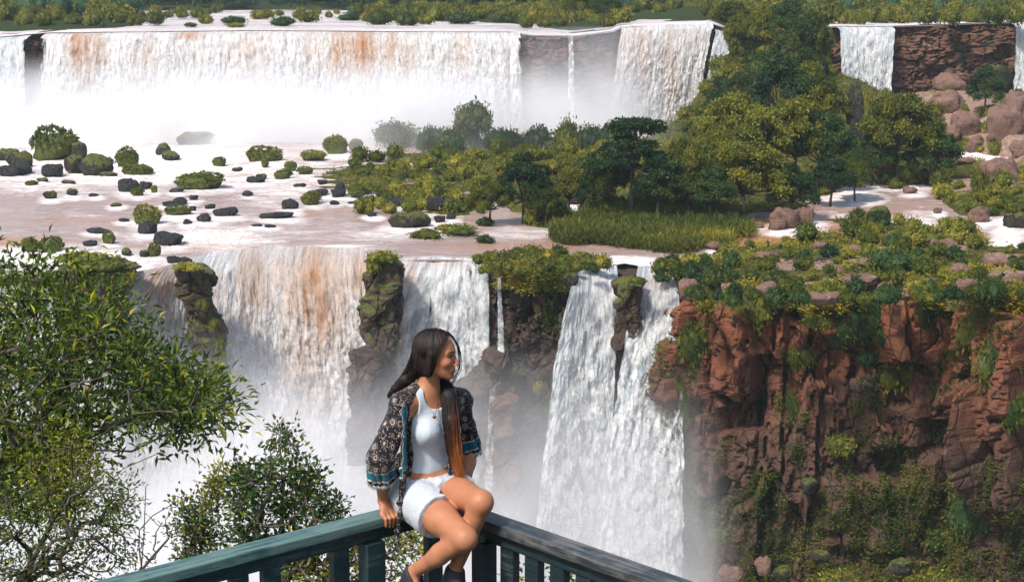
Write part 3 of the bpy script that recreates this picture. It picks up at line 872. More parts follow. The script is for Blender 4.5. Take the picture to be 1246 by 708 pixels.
MOSSM = []
RK = [
 (875, 300, 26, 8, 'pink', 'pale flat rock on the near bank of the brown channel'), (935, 312, 30, 8, 'pink', 'pale shelf under the vulture standing alone'), (1000, 300, 20, 8, 'pink', 'small pale rock right behind the bird cluster'), (1060, 322, 30, 12, 'pink', 'pale rock in the shrubs right of the bird shelf'), (1040, 304, 18, 8, 'pink', 'little pale rock at the bend of the brown channel'),
 (1105, 322, 24, 10, 'pink', 'pale rock in the middle of the right plateau'), (1150, 300, 34, 12, 'pink', 'broad pale rock low among the right plateau shrubs'), (1170, 330, 26, 12, 'pink', 'pale rock behind the hump on the cliff edge'), (1215, 318, 30, 14, 'pink', 'pale rock near the thin stream at the right plateau'), (1238, 340, 26, 14, 'pink', 'pale rock at the right end of the cliff top'),
 (890, 352, 22, 12, 'pink', 'pale rock on the rim above the tall red buttress'), (936, 352, 26, 12, 'pink', 'pale rock on the rim left of the lichen spotted one'), (1080, 350, 22, 10, 'pink', 'pale rock just left of the square buttress rim'), (1130, 345, 20, 10, 'pink', 'pale rock on the rim right of the square buttress'), (980, 340, 22, 8, 'pink', 'low pale rock between bird shelf and cliff rim'),
 (8, 188, 26, 16, 'half', 'misty rock at the very left end of the rapids'), (28, 206, 20, 12, 'black', 'dark rock between the misty left rocks'), (128, 196, 16, 10, 'half', 'small misty rock left of the lone green dome'), (130, 213, 22, 6, 'half', 'low wet stone under the two humped rock'), (214, 232, 16, 5, 'black', 'thin dark rock left of the wide humped rock'),
 (82, 222, 16, 5, 'half', 'low grey stone in the left rapids'), (255, 252, 12, 5, 'black', 'small black stone under the wide humped rock'), (288, 206, 12, 5, 'half', 'small wet stone in the middle rapids'), (300, 236, 14, 5, 'black', 'low black stone in open water'), (364, 226, 14, 5, 'black', 'flat dark stone below the rock chain'),
 (440, 210, 18, 10, 'moss', 'low mossy rock left of the island tip'), (392, 222, 14, 6, 'black', 'small black rock near the island tip'), (452, 262, 14, 5, 'black', 'thin black rock in front of the island tip'), (140, 250, 12, 4, 'half', 'faint stone in the brown shallows'), (150, 268, 12, 4, 'black', 'small dark stone left of the mossy boulder'),
 (62, 180, 50, 34, 'moss', 'large green domed rock in the mist below the upper fall'), (92, 184, 24, 24, 'half', 'grey rounded rock leaning on the large misty dome'), (20, 196, 30, 18, 'half', 'low dark rock at the misty left end of the rapids'),
 (10, 208, 30, 14, 'black', 'flat dark rock under the misty left rocks'), (62, 207, 24, 16, 'black', 'dark rock just below the large misty dome'), (90, 200, 24, 22, 'half', 'misty brown rock with green top right of the dome'),
 (114, 203, 34, 22, 'half', 'broad misty rock with two humps in the rapids'), (153, 195, 27, 20, 'moss', 'green domed rock standing alone in the white rapids'), (165, 209, 32, 11, 'moss', 'low misty mossy rock below the lone green dome'),
 (198, 184, 16, 14, 'half', 'small pale rock in thick spray'), (206, 190, 20, 9, 'half', 'low sloping rock at the edge of thick spray'), (236, 170, 44, 14, 'half', 'rock almost lost in the white spray'), (154, 227, 24, 15, 'black', 'dark pointed rock left of a mossy pebble in the rapids'),
 (176, 226, 16, 9, 'black', 'small bluish rock beside the dark pointed rock'), (166, 234, 15, 9, 'moss', 'small mossy rock under the dark pointed rock'), (187, 231, 8, 7, 'moss', 'tiny green tipped rock right of the small mossy rock'),
 (240, 223, 54, 15, 'moss', 'wide mossy rock with three humps in white water'), (320, 190, 38, 15, 'moss', 'dark green humped rock under the middle of the upper fall'), (266, 198, 15, 9, 'moss', 'small green rock left of the dark green humped rock'),
 (322, 200, 8, 7, 'moss', 'tiny yellow green rock below the dark green hump'), (380, 191, 28, 10, 'moss', 'low green rock left of the round bush rock'), (407, 179, 26, 19, 'moss', 'round bushy green rock with steep sides'),
 (310, 220, 23, 7, 'black', 'flat black slab awash with a grey stone behind'), (317, 215, 13, 5, 'half', 'small grey stone behind the flat black slab'), (344, 214, 20, 10, 'moss', 'dark mossy rock in a chain of four'),
 (353, 204, 14, 10, 'moss', 'rounded mossy rock topmost of the chain'), (370, 209, 17, 8, 'moss', 'mossy rock at the right end of the chain'), (378, 243, 22, 12, 'moss', 'olive mossy rock between two black ones'),
 (352, 249, 19, 13, 'black', 'black block with a pointed corner by the olive rock'), (385, 235, 24, 8, 'black', 'long dark rock behind the olive mossy rock'), (411, 236, 20, 10, 'black', 'black jagged rock near the middle of the river'),
 (406, 247, 12, 4, 'black', 'thin black sliver of rock awash'), (433, 178, 15, 12, 'moss', 'small round green rock beyond the river'), (335, 264, 38, 6, 'black', 'long low rock with water pouring over it'),
 (312, 275, 14, 3, 'black', 'thin wet stone left of its twin'), (328, 276, 14, 3, 'black', 'thin wet stone right of its twin'), (177, 264, 29, 19, 'moss', 'mossy boulder with a black flank above the rapids'),
 (178, 279, 24, 14, 'black', 'brown block directly below the mossy boulder'), (202, 292, 36, 15, 'black', 'large black polished boulder close to the lower lip'), (215, 258, 29, 10, 'moss', 'mossy low rock right of the mossy boulder'),
 (218, 246, 18, 9, 'black', 'black rock with a sharp top above the mossy low rock'), (205, 249, 16, 5, 'black', 'flat black rock left of the sharp topped one'), (235, 241, 12, 6, 'black', 'small black stone up river of the pair'),
 (234, 254, 9, 6, 'black', 'small black stone beside the mossy low rock'), (248, 266, 17, 10, 'black', 'black round rock left of the tilted slab'), (272, 259, 28, 11, 'black', 'black tilted slab rising to the right'),
 (227, 271, 11, 6, 'black', 'small dark stone just below the round black rock'), (117, 282, 26, 5, 'black', 'flat black ledge in the brown shallows'), (131, 291, 15, 13, 'moss', 'rounded moss cushion near the lower lip'),
 (108, 297, 16, 6, 'black', 'low black stone left of the moss cushion'), (34, 300, 20, 14, 'moss', 'mossy rock at the brown left edge of the river'), (60, 300, 25, 15, 'moss', 'mossy rock with black base beside the left tree top'),
 (59, 238, 16, 9, 'half', 'small pyramid stone at the far left shallows'), (87, 235, 14, 8, 'half', 'grey stone right of the pyramid stone'), (113, 238, 13, 4, 'black', 'thin dark stone among the left shallows'),
 (50, 220, 14, 5, 'half', 'faint grey stone in the left foam'), (37, 224, 14, 5, 'moss', 'small flat green stone in the left foam'), (187, 306, 14, 14, 'moss', 'small green rock standing at the lip with water around'),
 (175, 309, 12, 9, 'half', 'grey rock washed over at the lip'), (153, 307, 12, 8, 'half', 'pale wet rock washed over left of the lip stones'), (210, 317, 15, 8, 'black', 'black rock on the lip above the tall pillar'), (224, 318, 16, 9, 'black', 'second black rock on the lip above the pillar'),
 (479, 247, 29, 10, 'black', 'long black flat topped rock in brown water'), (443, 244, 17, 6, 'black', 'black low rock left of the flat topped rock'), (428, 247, 10, 3, 'black', 'thin dark stone in smooth brown water'),
 (434, 233, 20, 11, 'moss', 'yellow mossy rock at the tip of the island'), (414, 231, 14, 15, 'black', 'upright black rock near the island tip'), (465, 227, 24, 15, 'moss', 'olive mossy boulder on the island tip'),
 (428, 198, 9, 7, 'black', 'small dark rock off the misty shore'), (520, 197, 30, 9, 'half', 'grey rock with snags on the island'), (572, 172, 30, 12, 'half', 'grey rock slab behind the olive bushes'),
 (497, 268, 46, 20, 'half', 'long rock with yellow grass jutting into the river'), (520, 283, 20, 8, 'half', 'low rock right of the yellow grassed one'), (535, 267, 16, 9, 'black', 'black rock by the island shore'), (548, 264, 12, 7, 'black', 'small black rock beside the island shore'),
 (535, 248, 32, 20, 'black', 'big dark rock at the foot of the island bushes'), (540, 278, 22, 6, 'black', 'flat dark rock in front of the island shore'), (700, 244, 26, 12, 'half', 'brown boulder standing in the small pool'), (700, 262, 12, 7, 'half', 'stone in front of the small pool'),
 (958, 268, 40, 22, 'pink', 'large rounded pink boulder beside the brown channel'), (980, 264, 26, 22, 'pink', 'pink boulder right of the largest one by the channel'), (946, 274, 20, 14, 'pink', 'low pink boulder left of the largest one by the channel'),
 (920, 275, 20, 6, 'pink', 'flat pink stone at the channel edge'), (1040, 138, 22, 66, 'half', 'dark pointed pillar rock beside the misty right fall'), (1030, 168, 14, 24, 'half', 'slender brown rock left of the pillar rock'),
 (1155, 84, 50, 22, 'pink', 'pale slab boulder below the right cliff'), (1157, 102, 34, 18, 'pink', 'mushroom shaped pink boulder'), (1155, 128, 40, 24, 'pink', 'smooth brown boulder under the mushroom boulder'), (1136, 146, 26, 20, 'pink', 'rounded brown boulder by the hillside trees'),
 (1176, 152, 36, 32, 'pink', 'square pale topped boulder in the middle of the pile'), (1155, 164, 28, 18, 'pink', 'low boulder left of the square pale boulder'), (1212, 96, 44, 34, 'half', 'green capped boulder below the far right fall'),
 (1225, 150, 44, 40, 'pink', 'great leaning pink boulder at the right'), (1240, 130, 30, 30, 'pink', 'dark rounded boulder behind the leaning one'), (1190, 177, 20, 16, 'pink', 'boulder beside the white rapids'), (1222, 207, 44, 26, 'pink', 'broad brown boulder above the right stream'),
 (1244, 182, 26, 18, 'pink', 'pink boulder at the far right bank'), (1082, 214, 30, 20, 'pink', 'pale boulder on the pink shelf by the rapids'), (1108, 232, 18, 8, 'pink', 'small pink stone on the shelf'), (1175, 196, 24, 10, 'pink', 'low pink rock in the rapids'),
 (1072, 262, 26, 16, 'half', 'dark rock in the channel bushes'), (1141, 257, 10, 7, 'pink', 'small reddish stone on the sand bank'), (1220, 222, 36, 8, 'pink', 'flat brown ledge under the broad boulder'), (1200, 225, 28, 10, 'pink', 'low ledge at the stream bend'),
 (1024, 333, 12, 16, 'pink', 'small pale standing stone in the shrubs'), (1052, 344, 50, 12, 'pink', 'pale flat rock behind the cliff edge'), (1180, 352, 34, 22, 'pink', 'pale pink rock hump on the cliff edge'), (1003, 368, 44, 14, 'pink', 'lichen spotted rock on the cliff edge'),
 (838, 350, 26, 20, 'pink', 'pink rock beside the chute of falling water'), (655, 322, 22, 8, 'pink', 'pale rock on top of the central cliff'),
 (695, 340, 18, 12, 'half', 'brown rock at the left side of the chute'), (1100, 360, 50, 8, 'pink', 'pale rim of the square red buttress'), (1237, 268, 26, 22, 'half', 'dark boulder beside the thin right stream'), (1195, 262, 26, 18, 'pink', 'lichened pink rock near the thin stream')]
for x, y, w, h, k, lab in RK:
    place_rock(x, y, w, h, k, lab)
# the river breaks white round every rock
fo = RFOAM.copy()
for x, y, w, h, k, lab in RK:
    if y < 190 and x > 600: continue
    yb = y + h * .5
    dd = np.hypot((RPX - x - w * .15) / (w * .75 + 3), (RPY - yb - 1) / (h * .30 + 2.5))
    fo = np.maximum(fo, .80 * np.clip(1.35 - dd, 0, 1) ** .6 * (dd < 1.35))
RIVER.data.attributes['foam'].data.foreach_set('value', fo.astype(np.float32))
# boulders in the rubble at the foot of the red cliff
rng = random.Random(5)
for x, y, w, h, lab in [(985, 590, 22, 16, 'pale square boulder lying high on the rubble slope'), (929, 688, 20, 18, 'grey angular boulder at the foot of the slope by the spray'), (1000, 676, 22, 14, 'reddish boulder in the slope greenery'),
                        (955, 698, 24, 14, 'flat boulder at the bottom of the rubble slope'), (1100, 690, 30, 18, 'large dim boulder low on the rubble slope'), (1232, 560, 24, 30, 'upright pale boulder wedged against the right spur'), (890, 700, 30, 16, 'wet brown boulder next to the chute spray')]:
    place_rock(x, y, w, h, 'half' if x > 950 else 'pink', lab, name='boulder', Y=197 if y > 620 else 203)


# big rock pillars standing in the lower falls
def pillar(label, pxt, pyt, pxb, pyb, wt, wb, Yp, seed, mat, moss, thick=6.0, back=1.0):
    n, m = 72, 130
    top = np.array(P(pxt, pyt, Yp)); bot = np.array(P(pxb, pyb, Yp + back))
    s = Yp / F_PX
    t = np.linspace(0, 1, m)[:, None]
    a = np.arange(n) * 2 * math.pi / n
    c = top + (bot - top) * t
    w = (wt + (wb - wt) * t) * s * .5
    sq = (np.abs(np.cos(a)) ** 5 + np.abs(np.sin(a)) ** 5) ** -.2
    closing = np.clip(1 - (1 - t / .05).clip(0) ** 2, 0, 1) ** .5
    X = c[:, 0:1] + w * closing * (np.cos(a) * sq)[None, :]
    Y = c[:, 1:2] + np.minimum(w * 1.2, thick) * closing * (np.sin(a) * sq)[None, :]
    Z = c[:, 2:3] + 0 * X
    q = np.stack([(a[None, :] * w).ravel() * 1.0 + 0 * X.ravel(), Z.ravel()], 1)
    i1, f1, f2 = cells(q / (3.2, 4.5) + fbm(np.stack([q[:, 0] * .2, q[:, 1] * .2, 0 * q[:, 0]], 1), 3, seed)[:, None], seed)
    i2, g1, g2 = cells(q / (1.2, 1.0), seed + 5)
    p3 = np.stack([X.ravel(), Y.ravel(), Z.ravel()], 1)
    d = (i1 - .5) * 1.7 + (i2 - .5) * .5 - .6 * (1 - sstep(0, .12, f2 - f1)) + (fbm(p3 * .35, 4, seed) - .5) * 2.6
    d = d.reshape(X.shape) * np.clip(t / .04, .25, 1)
    X = X + d * np.cos(a)[None, :]; Y = Y + d * np.sin(a)[None, :]
    Z = Z + (fbm(p3 * .4, 3, seed + 2).reshape(X.shape) - .5) * 1.2
    v = np.vstack([np.stack([X, Y, Z], -1).reshape(-1, 3), [[c[0, 0], c[0, 1], Z[0].mean() + .2]]])
    i = np.arange(m - 1)[:, None] * n; j = np.arange(n)[None, :]
    f = np.stack([i + j, i + n + j, i + n + (j + 1) % n, i + (j + 1) % n], -1).reshape(-1, 4)
    k = len(v) - 1
    ft = np.stack([np.full(n, k), np.arange(n), (np.arange(n) + 1) % n], 1)
    mo = moss * (1.15 - 1.0 * t) + 0 * X + (fbm(p3 * .3, 3, seed + 9).reshape(X.shape) - .5) * .7
    o = mk_mesh('rock_pillar', v, [f, ft], mat, smooth=False, attrs={'moss': np.append(mo.ravel(), moss)})
    tag(o, label, 'rock pillar')
    return o


pillar('tall dark mossy rock pillar splitting the brown fall', 232, 320, 266, 480, 44, 26, 224, 3, M['cliff_dark'], .45, 6, 5.0)
pillar('broad mossy topped rock wall between the brown and the white fall', 467, 311, 456, 520, 42, 44, 229, 4, M['cliff_dark'], .35, 4, -4.0)
pillar('wide overgrown rock outcrop behind the left tree', 118, 322, 116, 392, 90, 80, 222, 6, M['cliff_dark'], .55, 7)
pillar('rounded brown boulder in the spray between two falls', 443, 424, 446, 560, 30, 46, 221, 8, M['cliff_dark'], -.2, 3, -1.0)
pillar('brown rock wedge splitting the chute of falling water', 766, 340, 757, 470, 34, 22, 219, 9, M['cliff_dark'], .25, 4, 1.5)
pillar('reddish buttress block low on the central cliff', 612, 480, 614, 620, 24, 34, 216, 14, M['cliff_red'], -.1, 3)
pillar('dark rock knob beside the white fall', 608, 420, 600, 600, 20, 26, 219, 15, M['cliff_dark'], .1, 3)


# ------------------------------------------------------------------ vegetation


def foliage_mb(blobs, nleaf, L, W, rng, droop=.15, core=.74, shell=.32, up_bias=.3, tj=.16):
    """blobs: (x,y,z,rx,ry,rz,tint)"""
    mb = MB()
    blobs = np.array(blobs)
    area = (blobs[:, 3] * blobs[:, 5]); share = area / area.sum()
    for b, sh in zip(blobs, share):
        k = max(6, int(nleaf * sh))
        d = rng.normal(size=(k, 3)); d[:, 2] += up_bias; d = unit(d)
        r = 1 - shell + shell * 1.6 * rng.random(k) ** 1.5
        nz = .75 + .5 * vnoise(d * 2.3 + b[0] * 3 + b[2], 3)
        c = b[:3] + d * b[3:6] * (r * nz)[:, None]
        ax = unit(d * .6 + rng.normal(size=(k, 3)) * .8 + np.array([0, 0, -droop]))
        v, f = leaves(c, ax, L * rng.uniform(.6, 1.3, k), W * rng.uniform(.7, 1.2, k), rng)
        tint = np.clip(b[6] + rng.normal(size=k) * tj, 0, 1)
        mb.add(v, f, np.repeat(tint, 4))
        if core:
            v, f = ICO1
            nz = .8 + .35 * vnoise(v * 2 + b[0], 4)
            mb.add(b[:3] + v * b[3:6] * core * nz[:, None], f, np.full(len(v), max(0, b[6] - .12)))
    return mb


def crown_blobs(rng, R_, H, n, base, flat=.7, spread=.8, rmin=.28, rmax=.5):
    out = []
    for i in range(n):
        a = i * 2.399 + rng.random() * .8
        rr = math.sqrt((i + .5) / n) * spread
        x, y = R_ * rr * math.cos(a), R_ * rr * math.sin(a)
        z = base + (H - base) * (.30 + .52 * (1 - rr ** 2) + rng.uniform(-.16, .12))
        r = R_ * rng.uniform(rmin, rmax)
        out.append((x, y, z, r, r, r * flat, float(np.clip(rng.normal(.34, .15), .05, .75))))
    return out


def make_tree(kind, seed):
    """trunk with limbs + crown; about unit-less metres, 10 m tall"""
    rng = np.random.default_rng(seed)
    root = empty('broadleaf_tree')
    H = 10.0
    if kind == 'broad': blobs = crown_blobs(rng, 5.0, H, 46, 1.6, .75, .92, .13, .27); nl = 8500; mat = M['leaf_mid']; L = .42
    elif kind == 'dark': blobs = crown_blobs(rng, 4.5, H, 42, 1.4, .8, .92, .13, .26); nl = 8000; mat = M['leaf_dark']; L = .40
    elif kind == 'bright': blobs = crown_blobs(rng, 5.4, H, 46, 2.4, .55, .92, .12, .26); nl = 8500; mat = M['leaf_bright']; L = .42
    elif kind == 'flat':
        blobs = [b[:2] + (b[2],) + (b[3], b[4], b[5] * .55, b[6]) for b in crown_blobs(rng, 4.6, H * .86, 30, 3.0, .6, .97, .13, .26)]
        blobs += [(.3, 0, 9.6, 2.6, 2.2, .55, .3), (-1.2, .3, 9.2, 1.4, 1.4, .45, .35), (1.9, -.4, 9.1, 1.5, 1.3, .4, .3)]
        nl = 7000; mat = M['leaf_dark']; L = .40
    mb = foliage_mb(blobs, nl, L, L * .62, rng)
    tm = MB()
    lean = rng.uniform(-.5, .5, 2)
    fork = np.array([lean[0] * .5, lean[1] * .5, 3.2 if kind != 'flat' else 5.0])
    v, f = tube([(0, 0, -1.5), (lean[0] * .2, lean[1] * .2, 1.4), fork], [.34, .26, .2], 7); tm.add(v, f)
    for b in blobs[::2]:
        e = np.array(b[:3]); mid = fork * .55 + e * .45 + rng.normal(size=3) * .25; mid[2] -= .3
        v, f = tube([fork, mid, e], [.16, .10, .04], 5); tm.add(v, f)
    if kind == 'flat':
        v, f = tube([fork, (lean[0], lean[1], 7.4), (.3, 0, 9.6)], [.2, .14, .05], 6); tm.add(v, f)
    tm.build('trunk', M['bark'], root)
    mb.build('crown', mat, root, smooth=False)
    return root


n = NT('tree_bark'); g = n.coord('Object', (6, 6, 1.2))
n.set(col=n.ramp(n.noise(g, 2, 5, .6), [(.3, (.03, .022, .016)), (.6, (.11, .085, .062)), (.75, (.2, .17, .13))]), rough=.9); n.bump(n.noise(g, 4, 5), .6, .05)
M['bark'] = n.m

KINDS = {}
for kd in ('broad', 'dark', 'bright', 'flat'):
    KINDS[kd] = [[make_tree(kd, 40 + i * 3 + len(kd)), False] for i in range(3 if kd != 'flat' else 1)]


def place_tree(px, ytop, ybase, w, kind, label, group=None, Y=None, zb=None):
    rng = random.Random(int(px * 31 + ytop * 7))
    slot = rng.choice(KINDS[kind])
    o = slot[0] if not slot[1] else copy_tree(slot[0])
    slot[1] = True
    b = P(px, ybase, Y) if Y else ground(px, ybase)
    s = b.y / F_PX
    h = (ybase - ytop) * s / 10.3
    wd = w * s / (11.0 if kind in ('broad', 'bright') else 9.6)
    o.location = b; o.scale = (wd, wd, h); o.rotation_euler = (0, 0, rng.uniform(0, 6.28) if kind != 'flat' else .3)
    tag(o, label, 'tree', group)
    return o


GI = 'trees on the island and wooded slope'
TR = [
 (637, 180, 272, 78, 'dark', 'round dark tree at the left end of the wooded island'), (596, 214, 274, 62, 'broad', 'low bushy tree on the left shore of the island'), (664, 226, 274, 56, 'broad', 'small bushy tree right of the round dark tree'), (692, 200, 262, 52, 'broad', 'olive tree between the round dark tree and the pool'),
 (768, 143, 262, 118, 'flat', 'tall flat topped tree with a layered dark crown'), (738, 172, 262, 66, 'broad', 'olive tree under the left side of the flat topped tree'), (800, 190, 268, 66, 'dark', 'dark dense tree at the right foot of the flat topped tree'), (836, 158, 264, 66, 'broad', 'yellowish olive tree right of the flat topped tree'),
 (905, 160, 268, 132, 'broad', 'large olive round crowned tree above the brown channel'), (862, 196, 272, 74, 'dark', 'dark tree under the left side of the large olive tree'), (962, 195, 268, 70, 'dark', 'dark tree at the right foot of the large olive tree'), (905, 105, 225, 112, 'bright', 'bright green spreading tree left of the wooded slope'),
 (965, 112, 226, 112, 'broad', 'wide olive tree in the middle of the wooded slope'), (1002, 128, 232, 78, 'dark', 'dark green tree beside the pointed pillar rock'), (945, 58, 180, 92, 'dark', 'dark tree climbing the ridge between two falls'), (985, 74, 180, 84, 'broad', 'olive tree on the ridge left of the right fall'),
 (905, 82, 160, 64, 'broad', 'pale olive tree on the ridge near the side fall'), (1000, 92, 170, 64, 'bright', 'bright green tree at the foot of the right fall'), (1092, 104, 218, 100, 'broad', 'large olive tree right of the pillar rock'), (1132, 146, 226, 74, 'dark', 'dark tree between the large olive tree and the boulders'),
 (1060, 158, 228, 64, 'dark', 'dark tree at the lower left of the large olive tree'), (1040, 192, 244, 56, 'broad', 'small olive tree above the white channel'), (1198, 78, 138, 48, 'dark', 'dark rounded tree among the upper right boulders'), (1168, 60, 92, 22, 'bright', 'small tree below the red cliff on the boulders'),
 (1010, 190, 250, 66, 'dark', 'dark tree at the right end of the wooded island'), (722, 190, 266, 44, 'dark', 'slim dark tree beside the small pool'), (872, 150, 240, 60, 'broad', 'pale olive tree behind the large olive tree'), (1128, 118, 190, 50, 'broad', 'olive tree close to the brown boulders')]
for a in TR: place_tree(*a, group=GI)
TR2 = [(880, 90, 165, 50, 'dark', 'small dark tree at the left edge of the ridge by the fall foot'), (915, 120, 195, 58, 'dark', 'dark tree low on the left side of the ridge'), (950, 92, 165, 56, 'bright', 'bright green tree in the centre of the ridge'), (975, 96, 168, 50, 'dark', 'dark tree in the centre of the ridge'),
       (1000, 110, 175, 46, 'bright', 'yellowish tree under the right fall'), (925, 84, 140, 46, 'bright', 'light green tree on the upper left of the ridge'), (1012, 140, 200, 50, 'broad', 'olive tree left of the pointed pillar rock'), (895, 130, 205, 50, 'broad', 'olive tree at the ridge foot behind the bright spreading tree'),
       (1062, 128, 200, 56, 'bright', 'bright tree just right of the pointed pillar rock'),
       (925, 60, 150, 70, 'dark', 'dark tree high on the ridge beside the middle fall'), (958, 40, 130, 76, 'broad', 'broad olive tree high on the ridge'), (900, 95, 170, 60, 'broad', 'tree at the left flank of the ridge'), (996, 70, 140, 40, 'dark', 'dark tree right beside the right fall'),
       (985, 110, 190, 70, 'bright', 'bright tree midway up the ridge'), (935, 110, 190, 70, 'broad', 'olive tree midway up the ridge, left part')]
for x, yt, yb, w, k, lab in TR2: place_tree(x, yt, yb, w, k, lab, GI, Y=420 if yb > 160 else 434)
TU = [(700, -18, 26, 40, 'broad', 'tree on the upper bank left of the middle fall'), (735, -12, 28, 44, 'dark', 'dark tree on the upper bank beside the middle fall'), (925, 8, 78, 64, 'broad', 'olive tree at the top of the ridge'), (955, -4, 88, 70, 'dark', 'tall dark tree crowning the ridge'),
      (985, 10, 92, 50, 'broad', 'tree on the ridge touching the right fall'), (905, 14, 66, 44, 'bright', 'pale green tree by the side fall lip'), (940, 45, 120, 66, 'broad', 'olive tree halfway up the ridge'), (975, 50, 130, 60, 'broad', 'second olive tree halfway up the ridge near the right fall'), (890, 0, 34, 50, 'broad', 'scrubby tree right above the middle fall'),
      (915, 50, 120, 44, 'broad', 'tree on the ridge beside the bare brown rock')]
for x, yt, yb, w, k, lab in TU: place_tree(x, yt, yb, w, k, lab, GI, Y=446 if yb > 60 else 462)


# --- shrubs: one mesh each, copied
def bush_mesh(seed, mat, nb=6, nl=520, L=.30, flat=.75):
    rng = np.random.default_rng(seed)
    bl = []
    for i in range(nb):
        a = i * 2.4 + rng.random(); rr = .62 * math.sqrt(i / nb)
        r = rng.uniform(.35, .6)
        bl.append((rr * math.cos(a), rr * math.sin(a), .30 + .35 * rng.random() * (1 - rr), r, r, r * flat, float(np.clip(rng.normal(.38, .15), .05, .8))))
    mb = foliage_mb(bl, nl, L * .75, L * .42, rng, core=.82)
    o = mb.build('shrub', mat, None, smooth=False, link=False)
    return o.data


BUSH = {'mid': [bush_mesh(s, M['leaf_mid']) for s in (1, 2, 3)], 'bright': [bush_mesh(s, M['leaf_bright']) for s in (4, 5, 6)], 'dark': [bush_mesh(s, M['leaf_dark']) for s in (7, 8)],
        'big': [bush_mesh(s, M['leaf_dark'], 10, 1500, .2) for s in (11, 12)] + [bush_mesh(s, M['leaf_mid'], 10, 1500, .2) for s in (13, 14)]}


def place_bush(b, w, h, kind, label, group, rng):
    """b: foot of the shrub, w and h in metres"""
    o = bpy.data.objects.new('shrub', rng.choice(BUSH[kind])); COL.objects.link(o)
    o.location = b; o.scale = (w * .5, w * .5, h * .92); o.rotation_euler = (0, 0, rng.uniform(0, 6.28))
    tag(o, label, 'shrub', group)
    return o


SCRUB = []
LANDMARKS = [(x, y, lab) for x, y, *_r, lab in [(a[0], a[1], a[5]) for a in RK]] + [(a[0], (a[1] + a[2]) / 2, a[5]) for a in TR]
USED = {}
CN = {'mid': 'olive', 'bright': 'yellow green', 'dark': 'dark green', 'big': 'leafy green'}


def spot_label(x, y, w, k):
    size = 'tiny' if w < 14 else 'small' if w < 20 else 'medium' if w < 28 else 'large' if w < 38 else 'very large'
    cand = sorted(LANDMARKS, key=lambda L: math.hypot(L[0] - x, (L[1] - y) * 1.8))[:14]
    for L in cand:
        dx, dy = x - L[0], (y - L[1]) * 1.8
        r = math.hypot(dx, dy)
        how = ('just ' if r < 18 else '' if r < 45 else 'well ') 
        d_ = ('right of' if dx > 0 else 'left of') if abs(dx) > abs(dy) else ('in front of' if dy > 0 else 'behind')
        lab = f"{size} {CN[k]} shrub {how}{d_} the {L[2]}"
        w_ = lab.split()
        if len(w_) <= 16 and lab not in USED:
            USED[lab] = 1; return lab
    return None


def zone(n, box, wr, kinds, label, group, seed, Yf=None, hr=(.6, .9), own=True, wet=False):
    rng = random.Random(seed); done = []
    tries = 0
    while len(done) < n and tries < n * 30:
        tries += 1
        x, y = rng.uniform(box[0], box[2]), rng.uniform(box[1], box[3])
        wpx = rng.uniform(*wr)
        if any(math.hypot(x - a, (y - c) * 2.2) < (wpx + w2) * .34 for a, c, w2 in done): continue
        b = Yf(x, y) if Yf else ground(x, y)
        if not Yf and not wet and b.z < Z_MID + .12: continue
        done.append((x, y, wpx)); s = b.y / F_PX
        kd = rng.choice(kinds); hh = wpx * s * rng.uniform(*hr)
        if own: place_bush(b, wpx * s, hh, kd, spot_label(x, y - wpx * .3, wpx, kd) or label, group, rng)
        else: SCRUB.append((rng.choice(BUSH[kd]), b, wpx * s * .5, hh * .92, rng.uniform(0, 6.28), rng.uniform(-.15, .15)))


zone(56, (430, 192, 590, 262), (12, 28), ['mid', 'bright', 'bright'], 'low rounded olive shrub on the rocky left end of the island', 'low shrubs on the rocky end of the island', 1, wet=True)
zone(26, (600, 168, 760, 215), (16, 34), ['mid', 'bright'], 'olive shrub behind the island trees near the spray', 'shrubs behind the island trees', 2, own=False)
zone(22, (545, 262, 720, 282), (14, 30), ['dark', 'mid'], 'shrub on the river shore of the wooded island', 'shrubs along the island shore', 3, own=False)
zone(12, (578, 296, 740, 318), (14, 28), ['bright', 'mid'], 'yellow green shrub on top of the central cliff', 'shrubs on the central cliff top', 4)
zone(20, (585, 318, 735, 334), (14, 30), ['bright', 'mid', 'mid'], 'yellow green shrub on top of the central cliff', 'shrubs on the central cliff top', 14)
zone(64, (830, 292, 1246, 362), (14, 34), ['mid', 'bright', 'bright', 'dark'], 'bushy green shrub on the plateau above the red cliff', 'shrubs on the plateau above the red cliff', 5)
zone(30, (835, 352, 1246, 374), (18, 42), ['mid', 'dark', 'big'], 'dense shrub hanging at the rim of the red cliff', 'shrubs along the rim of the red cliff', 6)
zone(34, (1040, 225, 1246, 300), (14, 32), ['mid', 'bright', 'bright'], 'olive shrub between the brown channels at the right', 'shrubs between the right channels', 7)
zone(26, (990, 200, 1160, 240), (14, 30), ['mid', 'dark'], 'shrub at the foot of the slope trees', 'shrubs below the slope trees', 8, own=False)
zone(24, (1080, 95, 1246, 200), (10, 22), ['mid', 'dark', 'bright'], 'small shrub between the brown boulders', 'shrubs between the boulders', 9, own=False)
zone(22, (700, 240, 860, 262), (18, 36), ['dark', 'mid'], 'dark shrub under the tall island trees', 'undergrowth below the island trees', 10, own=False)
zone(16, (800, 290, 860, 345), (20, 40), ['mid', 'dark'], 'dark green shrub between the meadow and the chute', 'shrubs beside the meadow', 11)
zone(90, (885, 42, 1006, 120), (14, 30), ['mid', 'dark', 'mid'], 'shrub filling the upper ridge', 'shrubs on the steep ridge', 32, own=False, Yf=lambda x, y: P(x, y, 396 + min(50, max(0, (200 - y)) * .42)))
zone(110, (830, 60, 1010, 190), (14, 28), ['dark', 'mid'], 'shrub on the ridge ground', 'shrubs on the steep ridge', 33, own=False)
